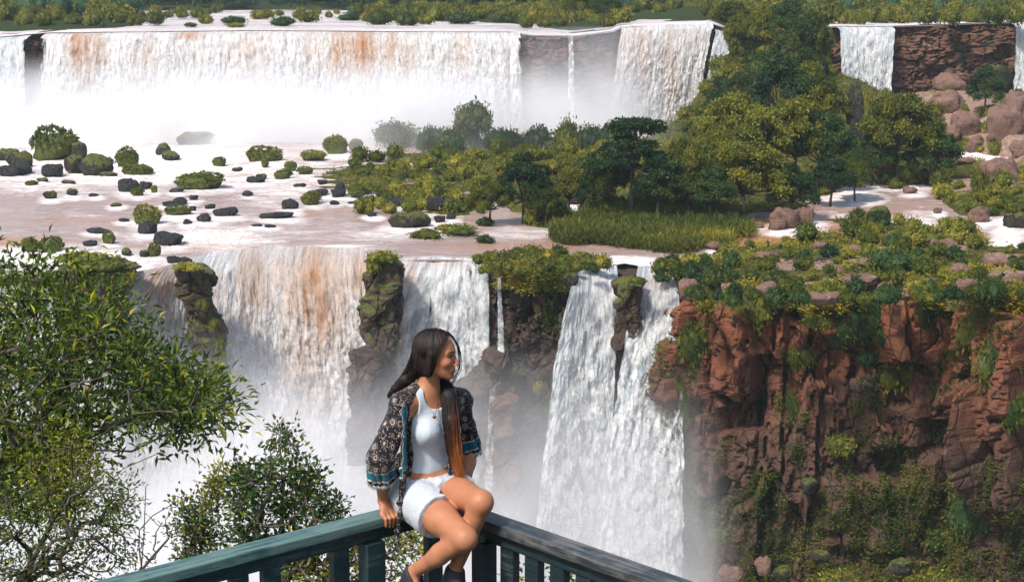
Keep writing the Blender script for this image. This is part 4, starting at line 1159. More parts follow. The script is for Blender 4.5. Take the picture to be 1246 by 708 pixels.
zone(100, (862, 122, 1090, 215), (14, 30), ['mid', 'dark', 'mid'], 'shrub filling the steep wooded ridge', 'shrubs on the steep ridge', 12, own=False, Yf=lambda x, y: P(x, y, 396 + min(50, max(0, (200 - y)) * .42)))
MT = [(577, 117, 168, 44, 'dark', 'dark green tree mound standing in the spray'), (608, 150, 182, 44, 'dark', 'misty green tree right of the dark mound'), (548, 150, 182, 36, 'dark', 'low dark green tree left of the dark mound'), (524, 147, 184, 32, 'broad', 'brownish green tree at the edge of the spray'), (481, 143, 178, 50, 'dark', 'pale green rounded tree lost in the spray'),
 (655, 146, 186, 40, 'dark', 'faint tree in the spray behind the island'), (690, 142, 190, 40, 'dark', 'misty tree below the thin trickle'), (720, 145, 188, 44, 'dark', 'misty tree left of the middle fall'), (760, 148, 196, 40, 'broad', 'hazy tree behind the flat topped tree'), (675, 172, 206, 40, 'dark', 'soft misty tree near the island shore')]
for x, yt, yb, w, k, lab in MT:
    Y = {168: 392, 182: 388}.get(yb, 386 + (190 - yb)); b = P(x, yb + 3, Y); s_ = Y / F_PX
    o = place_bush(b, w * s_ * 1.15, (yb + 3 - yt) * s_, 'big', lab, None, random.Random(x)); o.name = 'bushy_tree'; o['category'] = 'tree'
# named single shrubs
rng = random.Random(77)
for x, y, w, h, k, lab in [(590, 205 + 70, 26, 12, 'dark', 'small dark shrub on the island shore'), (555, 285, 60, 12, 'bright', 'low yellow green bank of plants on the river spit'), (520, 290, 50, 12, 'mid', 'low green mat of plants at the spit end'),
                           (590, 296, 24, 12, 'mid', 'round green shrub standing off the central cliff top'), (955, 302, 22, 8, 'bright', 'small green tuft in the brown channel'), (908, 282, 26, 8, 'bright', 'flat green plant on the channel bank'), (1070, 280, 34, 26, 'dark', 'dark bush in the middle of the right channels'),
                           (1042, 290, 40, 30, 'mid', 'feathery olive bush at the channel bend'), (1120, 300, 60, 30, 'mid', 'wide olive bush on the right plateau'), (1085, 330, 60, 34, 'big', 'dense dark bush in the middle of the right plateau')]:
    b = ground(x, y); s = b.y / F_PX
    place_bush(b, w * s, h * s, k, lab, None, rng)

# --- shrubs rooted on the cliff faces
_rv = np.concatenate([RV.reshape(-1, 3)]); _zc = _rv[:, 1] * CP - _rv[:, 2] * SP
_rp = np.stack([CX + F_PX * _rv[:, 0] / _zc, CY - F_PX * (_rv[:, 1] * SP + _rv[:, 2] * CP) / _zc], 1)
_cv = CV.reshape(-1, 3); _zc = _cv[:, 1] * CP - _cv[:, 2] * SP
_cp = np.stack([CX + F_PX * _cv[:, 0] / _zc, CY - F_PX * (_cv[:, 1] * SP + _cv[:, 2] * CP) / _zc], 1)


def on_cliff(which, x, y):
    V, Q = (_rv, _rp) if which == 'red' else (_cv, _cp)
    return Vector(V[np.argmin((Q[:, 0] - x) ** 2 + (Q[:, 1] - y) ** 2)])


def cliff_bush(which, x, y, w, h, k, label, group=None):
    b = on_cliff(which, x, y); s = b.y / F_PX
    o = place_bush(b + Vector((0, -.1, -.5 * h * s)), w * s * 1.15, h * s * 1.15, k, label, group, rng)
    o.scale.y *= .55; o.rotation_euler = (rng.uniform(-.25, .1), rng.uniform(-.35, .35), rng.uniform(-.5, .5))
    return o


for x, y, w, h, k, lab in [(850, 415, 44, 50, 'mid', 'bright bush clinging to the left end of the red cliff'), (912, 372, 66, 56, 'big', 'large dark bush draping over the red cliff rim'), (880, 350, 56, 40, 'big', 'bushy plant at the rim beside the chute'), (1048, 386, 70, 50, 'big', 'wide dark bush hanging between two red buttresses'),
                           (985, 386, 36, 26, 'bright', 'yellow green bush on the lichened rock rim'), (975, 432, 34, 30, 'mid', 'bush growing in the dark crack of the red cliff'), (1072, 402, 24, 24, 'mid', 'small bush left of the square red buttress'), (1098, 456, 64, 44, 'mid', 'bush below the square red buttress'),
                           (1060, 432, 30, 24, 'dark', 'dark bush low between the buttresses'), (1130, 372, 34, 60, 'mid', 'bush hanging right of the square red buttress'), (1190, 405, 56, 70, 'big', 'large bush spilling down the right spur'), (1216, 440, 50, 60, 'big', 'bush on the outer face of the right spur'),
                           (1236, 500, 34, 50, 'mid', 'bush at the edge of the pale right spur'), (1160, 350, 44, 30, 'mid', 'bush behind the pale hump on the rim'), (1015, 540, 36, 30, 'mid', 'bush in the shade of the middle cliff'), (1195, 620, 60, 60, 'big', 'large bush at the foot of the right spur'), (1150, 660, 60, 40, 'mid', 'yellowish bush low on the right slope'),
                           (835, 480, 14, 60, 'mid', 'hanging green curtain of plants next to the chute'), (835, 560, 16, 60, 'mid', 'lower hanging curtain of plants next to the chute'), (975, 495, 18, 50, 'mid', 'strip of creeper below the red wall')]:
    cliff_bush('red', x, y, w, h, k, lab)
for x, y, w, h, k, lab in [(682, 345, 60, 40, 'mid', 'bushy mass at the right top of the central cliff'), (690, 372, 44, 50, 'dark', 'dark bush hanging down the central cliff'), (700, 385, 34, 36, 'mid', 'green bush beside the upper chute'), (676, 330, 40, 20, 'bright', 'sunlit shrub crowning the central cliff'),
                           (655, 470, 18, 18, 'bright', 'small yellow green tuft in the middle of the central cliff'), (672, 500, 26, 30, 'mid', 'fern bush low on the central cliff'), (660, 545, 30, 26, 'mid', 'mossy bush near the foot of the central cliff'), (690, 460, 22, 50, 'mid', 'strip of ferns next to the left chute stream')]:
    cliff_bush('central', x, y, w, h, k, lab)
for x, y, Y, w, h, k, lab in [(118, 330, 219, 92, 24, 'bright', 'yellow green thicket crowning the left outcrop'), (150, 345, 218, 40, 18, 'bright', 'yellow moss shrub on the right edge of the left outcrop'), (95, 318, 221, 60, 14, 'mid', 'brownish thicket at the back of the left outcrop'), (228, 328, 221, 38, 10, 'bright', 'yellow plants crowning the tall pillar'),
                              (246, 375, 219, 14, 14, 'bright', 'yellow tuft halfway down the tall pillar'), (262, 400, 219, 14, 16, 'mid', 'olive tuft on the right side of the tall pillar'), (466, 318, 226, 46, 16, 'bright', 'yellow green plants crowning the rock between the falls'), (455, 330, 225, 24, 18, 'mid', 'hanging plants on the left of the rock between the falls'),
                              (772, 345, 215, 32, 8, 'bright', 'grass tuft on the rock that splits the chute'), (268, 430, 219, 16, 30, 'mid', 'green streak of plants at the foot of the tall pillar')]:
    b = P(x, y, Y); s = Y / F_PX
    place_bush(b, w * s, h * s, k, lab, None, rng)

# --- stuff: ferns and tufts over the cliff faces, ground cover, meadow, far forest


def tufts(pts, nper, L, W, rng, tint, up=.6, spread=.35, tj=.15):
    k = len(pts)
    c = np.repeat(pts, nper, 0) + rng.normal(size=(k * nper, 3)) * spread
    d = rng.normal(size=(k * nper, 3)); d[:, 2] = np.abs(d[:, 2]) * up + up * .5; d = unit(d)
    v, f = leaves(c, d, L * rng.uniform(.5, 1.3, len(c)), W * rng.uniform(.6, 1.2, len(c)), rng)
    t = np.clip(np.repeat(tint, nper) + rng.normal(size=len(c)) * tj, 0, 1)
    return v, f, np.repeat(t, 4)


nr = np.random.default_rng(9)
mb = MB()
for V, Q, MO, thr, cnt in ((_rv, _rp, RM.ravel(), .20, 5600), (_cv, _cp, CM.ravel(), .20, 1500)):
    y0 = Q[:, 1]
    dens = fbm(V * .22, 4, 77) + MO * .35 + np.clip((y0 - 480) / 900, 0, .16)
    idx = np.where((dens > .64) & (Q[:, 0] > 560) & (Q[:, 0] < 1330) & (y0 < 760))[0]
    idx = nr.choice(idx, min(cnt, len(idx)), replace=False)
    v, f, t = tufts(V[idx] + np.array([0, -.2, 0]), 12, .42, .20, nr, np.clip(.28 + (fbm(V[idx] * .3, 3, 12) - .5) * 1.2, .02, 1), up=.35, spread=.30, tj=.09)
    mb.add(v, f, t)
o = mb.build('cliff_undergrowth', M['leaf_bright'], None, smooth=False); tag(o, kind='stuff')

# ground cover on the terrace
k = 70000
X = nr.uniform(-45, 170, k); Y = 196 + (nr.random(k) ** 1.3) * 290
k0 = Y > xy_at(LIP_LOW, X) + .4
X, Y = X[k0], Y[k0]
Z = np.array([land_grid(a, b) for a, b in zip(X, Y)])
keep = (Z > Z_MID + .05)
nz = fbm(np.stack([X, Y, 0 * X], 1) * .15, 4, 88)
keep &= nz > .47
zc = Y * CP - Z * SP; PX_ = CX + F_PX * X / zc; PY_ = CY - F_PX * (Y * SP + Z * CP) / zc
for bx, by, rx, ry in [(965, 322, 50, 12), (1040, 320, 50, 9), (1110, 350, 50, 12), (1010, 350, 60, 10), (1160, 300, 45, 8), (1220, 310, 34, 10), (950, 268, 50, 12), (1150, 130, 70, 40), (1190, 225, 60, 12), (1230, 160, 50, 50)]:
    keep &= (np.hypot((PX_ - bx) / rx, (PY_ - by) / ry) > 1) | (nr.random(len(X)) < .12)
pts = np.stack([X, Y, Z - .1], 1)[keep]
v, f, t = tufts(pts, 6, .55, .26, nr, np.clip(.40 + (fbm(pts * .08, 3, 5) - .4) * 2.2, .05, 1), up=.7, spread=.38)
o = mk_mesh('ground_cover', v, f, M['leaf_mid'], False, attrs={'tint': t}); tag(o, kind='stuff')
# turf hanging over the rim of the cliffs
rx = np.concatenate([nr.uniform(XA, XB, 900), nr.uniform(XC, 150, 5200)])
ry = xy_at(LIP_LOW, rx) + nr.uniform(-1.0, 2.4, len(rx))
rz = np.array([max(land_grid(a, b), Z_MID) for a, b in zip(rx, ry)]) - np.clip(xy_at(LIP_LOW, rx) + 1.6 - ry, 0, 3) * nr.uniform(.3, 1.3, len(rx)) + .1
pts = np.stack([rx, ry, rz], 1)
pts = pts[fbm(pts * .35, 3, 61) > .42]
v, f, t = tufts(pts, 9, .62, .26, nr, np.clip(.40 + (fbm(pts * .2, 3, 62) - .5) * 1.6, .05, 1), up=.25, spread=.32)
o = mk_mesh('rim_turf', v, f, M['leaf_mid'], False, attrs={'tint': t}); tag(o, kind='stuff')
# tall grass of the meadow
k = 9000
x_ = nr.uniform(672, 915, k); y_ = nr.uniform(250, 304, k)
ok = ((x_ - 800) / 120) ** 2 + ((y_ - 278) / 22) ** 2 < .65 + .9 * (vnoise(np.stack([x_ * .05, y_ * .1, 0 * x_], 1), 3))
pts = np.array([G(a, b, -39.3 if b > 262 else -38.6) for a, b in zip(x_[ok], y_[ok])])
v, f, t = tufts(pts, 12, 1.0, .15, nr, np.clip(.14 + (fbm(pts * .06, 3, 15) - .45) * 2.0, .05, .9), up=1.6, spread=.45)
o = mk_mesh('tall_grass', v, f, M['leaf_mid'], False, attrs={'tint': t}); tag(o, kind='stuff')
# rubble slope greenery
XX, YY, ZZ = TAL
ix = nr.integers(0, XX.shape[0], 9000); iy = nr.integers(0, XX.shape[1], 9000)
pts = np.stack([XX[ix, iy], YY[ix, iy], ZZ[ix, iy]], 1) + nr.normal(size=(9000, 3)) * .3
pts = pts[(fbm(pts * .12, 4, 31) > .44) & (pts[:, 0] < 110)]
v, f, t = tufts(pts, 8, .7, .34, nr, np.clip(.2 + (fbm(pts * .1, 3, 45) - .4) * 2.4, .05, 1), up=.6, spread=.45)
o = mk_mesh('slope_undergrowth', v, f, M['leaf_bright'], False, attrs={'tint': t}); tag(o, kind='stuff')

# --- upper bank: islands of scrub on the upper river, then the forest
Xs = np.linspace(-330, 400, 330)
XX, TT = np.meshgrid(Xs, np.linspace(0, 1, 150) ** 1.6, indexing='ij')
YY = xy_at(LIP_UP, XX) + 1 + TT * 1900
pp = np.stack([XX.ravel(), YY.ravel(), np.zeros(XX.size)], 1)
zc = pp[:, 1] * CP - Z_UP * SP
PXX = CX + F_PX * pp[:, 0] / zc; PYY = CY - F_PX * (pp[:, 1] * SP + Z_UP * CP) / zc
m = np.zeros(len(pp))
for b in [(40, 22, 150, 12, 1), (560, 20, 150, 7, .8), (720, 24, 60, 12, 1), (900, 18, 130, 16, 1.2), (1150, 16, 160, 14, 1.2), (1300, 20, 100, 14, 1), (950, 30, 60, 12, 1)]:
    m = np.maximum(m, b[4] * blob(*b[:4]))
m = np.maximum(m, sstep(14, 11, PYY) * 1.3)
zz = np.interp(pp[:, 0] * (460 / np.maximum(pp[:, 1], 460)), _la[:, 0], _la[:, 2]) - .9 + 2.2 * np.clip(m, 0, 1.2) + (fbm(pp * (.05, .05, 1), 4, 55) - .5) * 1.6
o = mk_mesh('upper_bank', np.stack([pp[:, 0], pp[:, 1], zz], 1), grid_faces(*XX.shape), M['soil'], attrs={'bare': np.full(len(zz), -.1)}); tag(o, kind='structure')


def upY(x, y): return G(x, y, upz(x) + .1)


GU = 'bushes standing in the upper river'
UB = [(165, 31, 22, 14, 'big', 'green bush at the left end of the open upper river'), (189, 31, 24, 19, 'big', 'tall round bush above the brown streak of the fall'), (232, 33, 18, 6, 'mid', 'flat green bush close to the fall edge'), (250, 29, 20, 14, 'big', 'lone round bush in the open upper river'), (284, 30, 32, 12, 'big', 'wide bush behind a yellow patch'),
      (287, 33, 26, 6, 'bright', 'low yellow bush near the edge of the long fall'), (323, 24, 26, 14, 'big', 'dark bush left of the brownish thicket'), (345, 32, 30, 14, 'big', 'brownish thicket by the fall edge'), (375, 27, 30, 16, 'mid', 'olive thicket right of the brownish one'), (427, 25, 30, 10, 'big', 'low bush left of the middle scrub'),
      (460, 30, 36, 20, 'big', 'leafy clump at the left of the middle scrub'), (495, 31, 30, 18, 'big', 'round bush in the middle scrub'), (520, 30, 24, 14, 'bright', 'yellowish bush in the middle scrub'), (560, 29, 40, 16, 'big', 'wide bush above the right part of the long fall'), (612, 28, 34, 12, 'mid', 'olive bush near the end of the long fall')]
for x, y, w, h, k, lab in UB:
    b = upY(x, y); s = b.y / F_PX
    place_bush(b, w * s, h * s, k, lab, GU, rng)


def upzone(n, box, wr, kinds, label, group, seed, hr=(.6, .9)):
    zone(n, box, wr, kinds, label, group, seed, Yf=upY, hr=hr, own=False)


upzone(44, (-20, 18, 150, 33), (24, 44), ['big', 'mid'], 'olive bush in the thicket above the left end of the fall', 'thicket above the left end of the fall', 21, (.7, 1.0))
upzone(16, (160, 16, 420, 24), (10, 22), ['big', 'mid'], 'small bush on a far stone of the upper river', 'small bushes far out in the upper river', 22)
upzone(60, (430, 14, 700, 27), (18, 34), ['big', 'mid', 'bright'], 'bush of the scrub belt along the upper river', 'scrub belt along the upper river', 23)
upzone(44, (640, 14, 757, 34), (18, 36), ['big', 'mid', 'bright'], 'bush beside the thin trickle on the upper rim', 'bushes on the upper rim by the trickle', 24)
upzone(150, (862, 12, 1260, 30), (20, 40), ['big', 'mid', 'bright', 'mid'], 'bush on the rim of the upper right cliffs', 'bushes on the rim of the upper right cliffs', 25, (.7, 1.0))

upzone(90, (480, 8, 900, 18), (16, 30), ['big', 'dark', 'mid'], 'x', 'x', 41)
# the smaller scrub, too many to single out, as one mesh
vs_, fs_, ts_, n_ = [], [], [], 0
_cache = {}
for me_, b_, sx_, sz_, rz_, dt_ in SCRUB:
    if me_.name not in _cache:
        v_ = np.empty(len(me_.vertices) * 3, dtype=np.float32); me_.vertices.foreach_get('co', v_)
        t_ = np.empty(len(me_.vertices), dtype=np.float32); me_.attributes['tint'].data.foreach_get('value', t_)
        q_ = [list(p.vertices) for p in me_.polygons]
        _cache[me_.name] = (v_.reshape(-1, 3), t_, np.array([q for q in q_ if len(q) == 4]), np.array([q for q in q_ if len(q) == 3]))
    v_, t_, q4, q3 = _cache[me_.name]
    c_, s_ = math.cos(rz_), math.sin(rz_)
    w_ = np.stack([(v_[:, 0] * c_ - v_[:, 1] * s_) * sx_ + b_.x, (v_[:, 0] * s_ + v_[:, 1] * c_) * sx_ + b_.y, v_[:, 2] * sz_ + b_.z], 1)
    vs_.append(w_); ts_.append(np.clip(t_ + dt_, 0, 1)); fs_.append((q4 + n_, q3 + n_)); n_ += len(w_)
o = mk_mesh('scrub', np.vstack(vs_), [np.vstack([a for a, _ in fs_]), np.vstack([b for _, b in fs_])], M['leaf_mid'], False, attrs={'tint': np.concatenate(ts_)}); tag(o, kind='stuff')

mb = MB()
blobs = []
fr = np.random.default_rng(3)
for i in range(1500):
    py = fr.uniform(-12, 11) ; px = fr.uniform(-120, 1370)
    b = G(px, py, Z_UP + 1) if py > -3 else P(px, 0, fr.uniform(1000, 1500))
    b.z = Z_UP
    r = fr.uniform(3.5, 6.5) * (1.0 + b.y / 3000)
    h = fr.uniform(9, 15)
    blobs.append((b.x, b.y, b.z + h * .62, r, r, h * .42, float(np.clip(fr.normal(.35, .16), 0, .9))))
for i in range(150):
    px, py = fr.uniform(-60, 168), fr.uniform(11, 22); b = G(px, py, Z_UP)
    r = fr.uniform(2.2, 4); blobs.append((b.x, b.y, b.z + 3.6, r, r, 4, float(np.clip(fr.normal(.5, .16), 0, .9))))
for i in range(330):
    px, py = fr.uniform(690, 1300), fr.uniform(7, 18); b = G(px, py, Z_UP)
    r = fr.uniform(2.2, 4.5); blobs.append((b.x, b.y, b.z + 3.0, r, r, 3.6, float(np.clip(fr.normal(.5, .2), 0, .9))))
mb = foliage_mb(blobs, 150000, 1.5, 1.1, fr, core=.85)
o = mb.build('far_forest', M['leaf_far'], None, smooth=False); tag(o, kind='stuff')
# ------------------------------------------------------------------ the wooden railing of the lookout
C0 = P(535, 600, 7.6); ZR = C0.z
DL = Vector((-.755, -.656, 0)).normalized(); NL = Vector((.656, -.755, 0)).normalized()
DR = Vector((.676, -.737, 0)).normalized(); NR = Vector((-.737, -.676, 0)).normalized()
UP = Vector((0, 0, 1))


def mat_wood(name, paint, bare, wear, dirn):
    n = NT(name)
    ang = math.atan2(dirn.y, dirn.x)
    c = n.new('ShaderNodeNewGeometry'); mp = n.new('ShaderNodeMapping', vector_type='TEXTURE'); mp.inputs['Rotation'].default_value = (0, 0, ang); n.l(c.outputs['Position'], mp.inputs[0])
    m2 = n.new('ShaderNodeMapping'); m2.inputs['Scale'].default_value = (1.5, 26, 26); n.l(mp.outputs[0], m2.inputs[0])
    grain = n.noise(m2.outputs[0], 2.2, 7, .65, .4)
    blotch = n.noise(n.geo(), 5, 6, .65)
    k = n.math('ADD', n.math('MULTIPLY', grain, .55), n.math('MULTIPLY', blotch, .55))
    w = n.ramp(k, [(.52 - wear, 0), (.64 - wear, 1)])
    pc = n.mix(grain, tuple(q * .55 for q in paint), tuple(q * 1.5 for q in paint))
    bc = n.mix(grain, tuple(q * .5 for q in bare), tuple(q * 1.5 for q in bare))
    n.set(col=n.mix(w, pc, bc), rough=n.ramp(grain, [(.3, .38), (.7, .7)]), spec=.5)
    n.bump(n.math('ADD', grain, n.math('MULTIPLY', blotch, .4)), .5, .004)
    return n.m


M['wood_teal'] = mat_wood('teal_painted_wood', (.005, .026, .028), (.05, .08, .07), -.04, DL)
M['wood_teal_top'] = mat_wood('lit_worn_teal_wood', (.016, .062, .058), (.09, .15, .135), .08, DL)  # worn teal paint; the lit top's lighter tone is put into this colour
M['wood_worn_top'] = mat_wood('worn_grey_wood', (.020, .028, .030), (.10, .095, .09), .03, DR)
M['wood_dark'] = mat_wood('dark_teal_wood', (.007, .018, .021), (.04, .05, .05), -.06, DR)


def board(name, a, b, width_dir, w, h, mat, parent, bev=.006):
    """a board from a to b (top outer edge), w wide along width_dir, h thick downwards"""
    a, b = Vector(a), Vector(b)
    d = (b - a); c = (a + b) / 2 + width_dir * (w / 2) - UP * (h / 2)
    bm_v, bm_f = box_vf(c, d / 2, width_dir * (w / 2), UP * (h / 2))
    import bmesh
    bm = bmesh.new()
    vs = [bm.verts.new(v) for v in bm_v]
    for f in bm_f: bm.faces.new([vs[i] for i in f])
    bmesh.ops.recalc_face_normals(bm, faces=bm.faces)
    bmesh.ops.bevel(bm, geom=bm.edges[:], offset=bev, segments=2, profile=.6, affect='EDGES')
    me = bpy.data.meshes.new(name); bm.to_mesh(me); bm.free()
    for p in me.polygons: p.use_smooth = False
    me.materials.append(mat)
    o = bpy.data.objects.new(name, me); COL.objects.link(o); o.parent = parent
    return o


rail = empty('wooden_railing')
tag(rail, 'teal painted wooden railing meeting in a corner where the person sits', 'railing')
LEN = 4.4
board('handrail', C0, C0 + DL * LEN, NL, .115, .045, M['wood_teal_top'], rail)['label'] = 'worn teal handrail running to the left'
board('handrail', C0 + DR * .118 + NR * .0, C0 + DR * LEN, NR, .118, .045, M['wood_worn_top'], rail)['label'] = 'worn grey handrail running to the right'
board('apron_board', C0 + NL * .030 + DL * .03 - UP * .048, C0 + NL * .030 + DL * LEN - UP * .048, NL, .055, .062, M['wood_teal'], rail)
board('apron_board', C0 + NR * .030 + DR * .12 - UP * .048, C0 + NR * .030 + DR * LEN - UP * .048, NR, .055, .062, M['wood_dark'], rail)
board('bottom_rail', C0 + NL * .035 + DL * .03 - UP * .88, C0 + NL * .035 + DL * LEN - UP * .88, NL, .05, .08, M['wood_teal'], rail)
board('bottom_rail', C0 + NR * .035 + DR * .12 - UP * .88, C0 + NR * .035 + DR * LEN - UP * .88, NR, .05, .08, M['wood_dark'], rail)


def s_for(px, D_, N_):
    lo, hi = 0.0, LEN
    f = lambda s: pix(C0 + D_ * s + N_ * .06 - UP * .15)[0]
    sgn = 1 if f(hi) > f(lo) else -1
    for _ in range(40):
        m = (lo + hi) / 2
        if (f(m) - px) * sgn > 0: hi = m
        else: lo = m
    return lo


def baluster(D_, N_, s, w, mat, name='baluster', bot=.88):
    a = C0 + D_ * (s - w / 2) + N_ * .037 - UP * .112
    b = C0 + D_ * (s + w / 2) + N_ * .037 - UP * .112
    return board(name, a, b, N_, .042 if name == 'baluster' else .075, (bot - .114) if name == 'baluster' else 1.02, mat, rail, .004)


for px in (413, 329, 290): baluster(DL, NL, s_for(px, DL, NL), .085, M['wood_teal'])
s = s_for(290, DL, NL)
while s < LEN - .3:
    s += .2; baluster(DL, NL, s, .085, M['wood_teal'])
baluster(DL, NL, s_for(450, DL, NL), .10, M['wood_teal'], 'post'); baluster(DL, NL, s_for(527, DL, NL), .085, M['wood_teal'])
baluster(DR, NR, s_for(592, DR, NR), .09, M['wood_dark'], 'post')
s = s_for(620, DR, NR); st = s_for(650, DR, NR) - s
while s < LEN - .1:
    baluster(DR, NR, s, .085, M['wood_dark']); s += st

# deck of the lookout (below the frame)
ZD = ZR - 1.10
deck_pts = [C0 + DL * LEN + NL * .0, C0, C0 + DR * LEN, C0 + DL * LEN + DR * LEN]
mb = MB()
nb = int(LEN / .14)
for i in range(nb):
    c = C0 + DL * (LEN / 2) + DR * ((i + .5) * .14); c = Vector((c.x, c.y, ZD - .02))
    v, f = box_vf(c, DL * (LEN / 2), DR * .066, UP * .02); mb.add(v, f)
o = mb.build('deck_floor', M['wood_teal'], None, smooth=False); tag(o, kind='structure')
dk = empty('deck_frame'); tag(dk, 'timber posts and joists carrying the lookout deck', 'deck frame')
for a, b in ((.3, .3), (LEN - .3, .3), (.3, LEN - .3), (LEN - .3, LEN - .3), (LEN / 2, .3), (.3, LEN / 2)):
    c = C0 + DL * a + DR * b; v, f = box_vf((c.x, c.y, ZD - 1.54), DL * .08, DR * .08, UP * 1.5)
    mk_mesh('post', v, f, M['wood_dark'], False, dk)
for b in (.3, LEN / 2, LEN - .3):
    c = C0 + DL * (LEN / 2) + DR * b; v, f = box_vf((c.x, c.y, ZD - .12), DL * (LEN / 2), DR * .04, UP * .075)
    mk_mesh('joist', v, f, M['wood_dark'], False, dk)


# ------------------------------------------------------------------ trees in front of the gorge
def inpoly(x, y, poly):
    r = False; j = len(poly) - 1
    for i in range(len(poly)):
        xi, yi = poly[i]; xj, yj = poly[j]
        if (yi > y) != (yj > y) and x < (xj - xi) * (y - yi) / (yj - yi) + xi: r = not r
        j = i
    return r


def grow_tree(name, label, root_pts, regions, Y0_, dY, leafL, leafW, per, mats, seed, twig=.006, trunk_r=.14, limbs=(), spread=.17, cat='tree', tipcol=.0, droop=.35, step=.35):
    """regions: (polygon seen from the deck, number of twig ends, tint). limbs: polylines (px, py, Y). branches join each twig end to the nearest wood"""
    rg = np.random.default_rng(seed); rr = random.Random(seed)
    root = empty(name, Vector(root_pts[0])); tag(root, label, cat)
    org = np.array(root_pts[0])
    nodes = []; parent = []; 
    def add(p, par): nodes.append(np.array(p, float)); parent.append(par); return len(nodes) - 1
    last = -1
    for q in root_pts: last = add(q, last)
    trunk_top = last
    for L_ in limbs:
        pts = [np.array(P(*q)) for q in L_]
        k = int(np.argmin([np.linalg.norm(nn - pts[0]) for nn in nodes]))
        for a, b in zip([nodes[k]] + pts[:-1], pts):
            m = max(1, int(np.linalg.norm(b - a) / step))
            for i in range(1, m + 1): k = add(a + (b - a) * i / m + rg.normal(size=3) * .02 * step, k)
    ends = []
    for poly, n_, tint, mi in regions:
        xs = [p[0] for p in poly]; ys = [p[1] for p in poly]; c = 0
        while c < n_:
            x, y = rr.uniform(min(xs), max(xs)), rr.uniform(min(ys), max(ys))
            if not inpoly(x, y, poly): continue
            c += 1
            ends.append((np.array(P(x, y, Y0_ + rr.gauss(0, dY))), tint, mi))
    ends.sort(key=lambda e: np.linalg.norm(e[0] - nodes[trunk_top]))
    tips = []
    for e, tint, mi in ends:
        N = np.array(nodes)
        dd = np.linalg.norm(N - e, axis=1) + .25 * np.linalg.norm(N - nodes[trunk_top], axis=1)
        k = int(np.argmin(dd)); a = nodes[k]; L_ = np.linalg.norm(e - a); m = max(2, int(L_ / step))
        bow = rg.normal(size=3) * .08 * L_; bow[2] -= .05 * L_
        for i in range(1, m + 1):
            t = i / m; k = add(a + (e - a) * t + bow * math.sin(math.pi * t), k)
        tips.append((k, tint, mi))
    cnt = np.zeros(len(nodes))
    for k, _, _ in tips: cnt[k] += 1
    for i in range(len(nodes) - 1, 0, -1):
        if parent[i] >= 0: cnt[parent[i]] += cnt[i]
    rad = twig * np.maximum(cnt, 1) ** .46
    rad = np.minimum(rad, trunk_r)
    kids = {}
    for i, p in enumerate(parent): kids.setdefault(p, []).append(i)
    mb = MB()
    stack = [(0, None)]
    for st_ in kids.get(-1, []):
        q = [(st_, -1)]
        while q:
            i, pr = q.pop()
            chain = [i] if pr < 0 else [pr, i]
            j = i
            while True:
                ks = kids.get(j, [])
                if not ks: break
                ks = sorted(ks, key=lambda z: -cnt[z]); nxt = ks[0]
                for o_ in ks[1:]: q.append((o_, j))
                chain.append(nxt); j = nxt
            if len(chain) > 1:
                rs = rad[chain].copy()
                if pr >= 0: rs[0] = rs[1]
                pts = np.array([nodes[z] for z in chain]) - org
                v, f = tube(pts, rs, 7 if rs.max() > .02 else 4, caps=True); mb.add(v, f)
    mb.build('trunk', M['bark'], root)
    by = {}
    for k, tint, mi in tips: by.setdefault(mi, []).append((nodes[k], tint, nodes[k] - nodes[parent[k]]))
    for mi, lst in by.items():
        c0 = np.array([a for a, _, _ in lst]); tn = np.array([b for _, b, _ in lst]); dr = unit(np.array([c for _, _, c in lst]))
        n_ = len(c0)
        cid = np.repeat(np.arange(n_), per)
        u = rg.random(n_ * per)
        off = rg.normal(size=(n_ * per, 3)) * spread * .55
        c = c0[cid] + off - dr[cid] * (u * spread)[:, None]
        d = unit(off) * .8 + dr[cid] * .6 + rg.normal(size=(n_ * per, 3)) * .45; d[:, 2] -= droop * rg.random(n_ * per) - .12
        d = unit(d)
        v, f = leaves(c - org, d, leafL * rg.uniform(.6, 1.25, len(c)), leafW * rg.uniform(.7, 1.2, len(c)), rg, .18)
        clump = rg.normal(size=n_) * .13
        t = np.clip(tn[cid] + clump[cid] + rg.normal(size=len(c)) * .12 + (rg.random(len(c)) < .05) * .5, 0, 1)
        mk_mesh('crown', v, f, M[mats[mi]], False, root, attrs={'tint': np.repeat(t, 4)})
    return root


TOP = [(-60, 296), (0, 316), (30, 318), (55, 322), (85, 322), (110, 345), (150, 365), (185, 385), (205, 425), (250, 445), (262, 470), (296, 488), (268, 520), (240, 512), (228, 530), (205, 505), (170, 505), (150, 530), (110, 545), (60, 560), (-60, 560)]
grow_tree('leafy_tree', 'large leafy tree with long narrow leaves filling the left edge', [tuple(P(-150, 900, 17)), tuple(P(-120, 760, 17)), tuple(P(-60, 640, 17.2))],
          [(TOP, 430, .44, 0), ([(150, 400), (200, 425), (250, 445), (262, 470), (296, 488), (268, 520), (228, 525), (180, 500), (150, 480)], 60, .40, 0), ([(-60, 540), (120, 540), (100, 600), (40, 640), (-60, 640)], 110, .30, 0)],
          17.0, 1.1, .115, .038, 22, ['leaf_near'], 4, trunk_r=.16, twig=.0055, spread=.24,
          limbs=[[(-60, 640, 17.2), (10, 560, 17), (70, 480, 16.9), (120, 400, 17)], [(10, 560, 17), (110, 548, 16.6), (160, 548, 16.3), (200, 530, 16.2), (232, 524, 16.2)], [(70, 548, 16.8), (140, 515, 16.6), (190, 495, 16.5), (260, 480, 16.4)], [(-60, 640, 17.2), (-40, 480, 17.4), (20, 380, 17.5), (60, 330, 17.6)]])
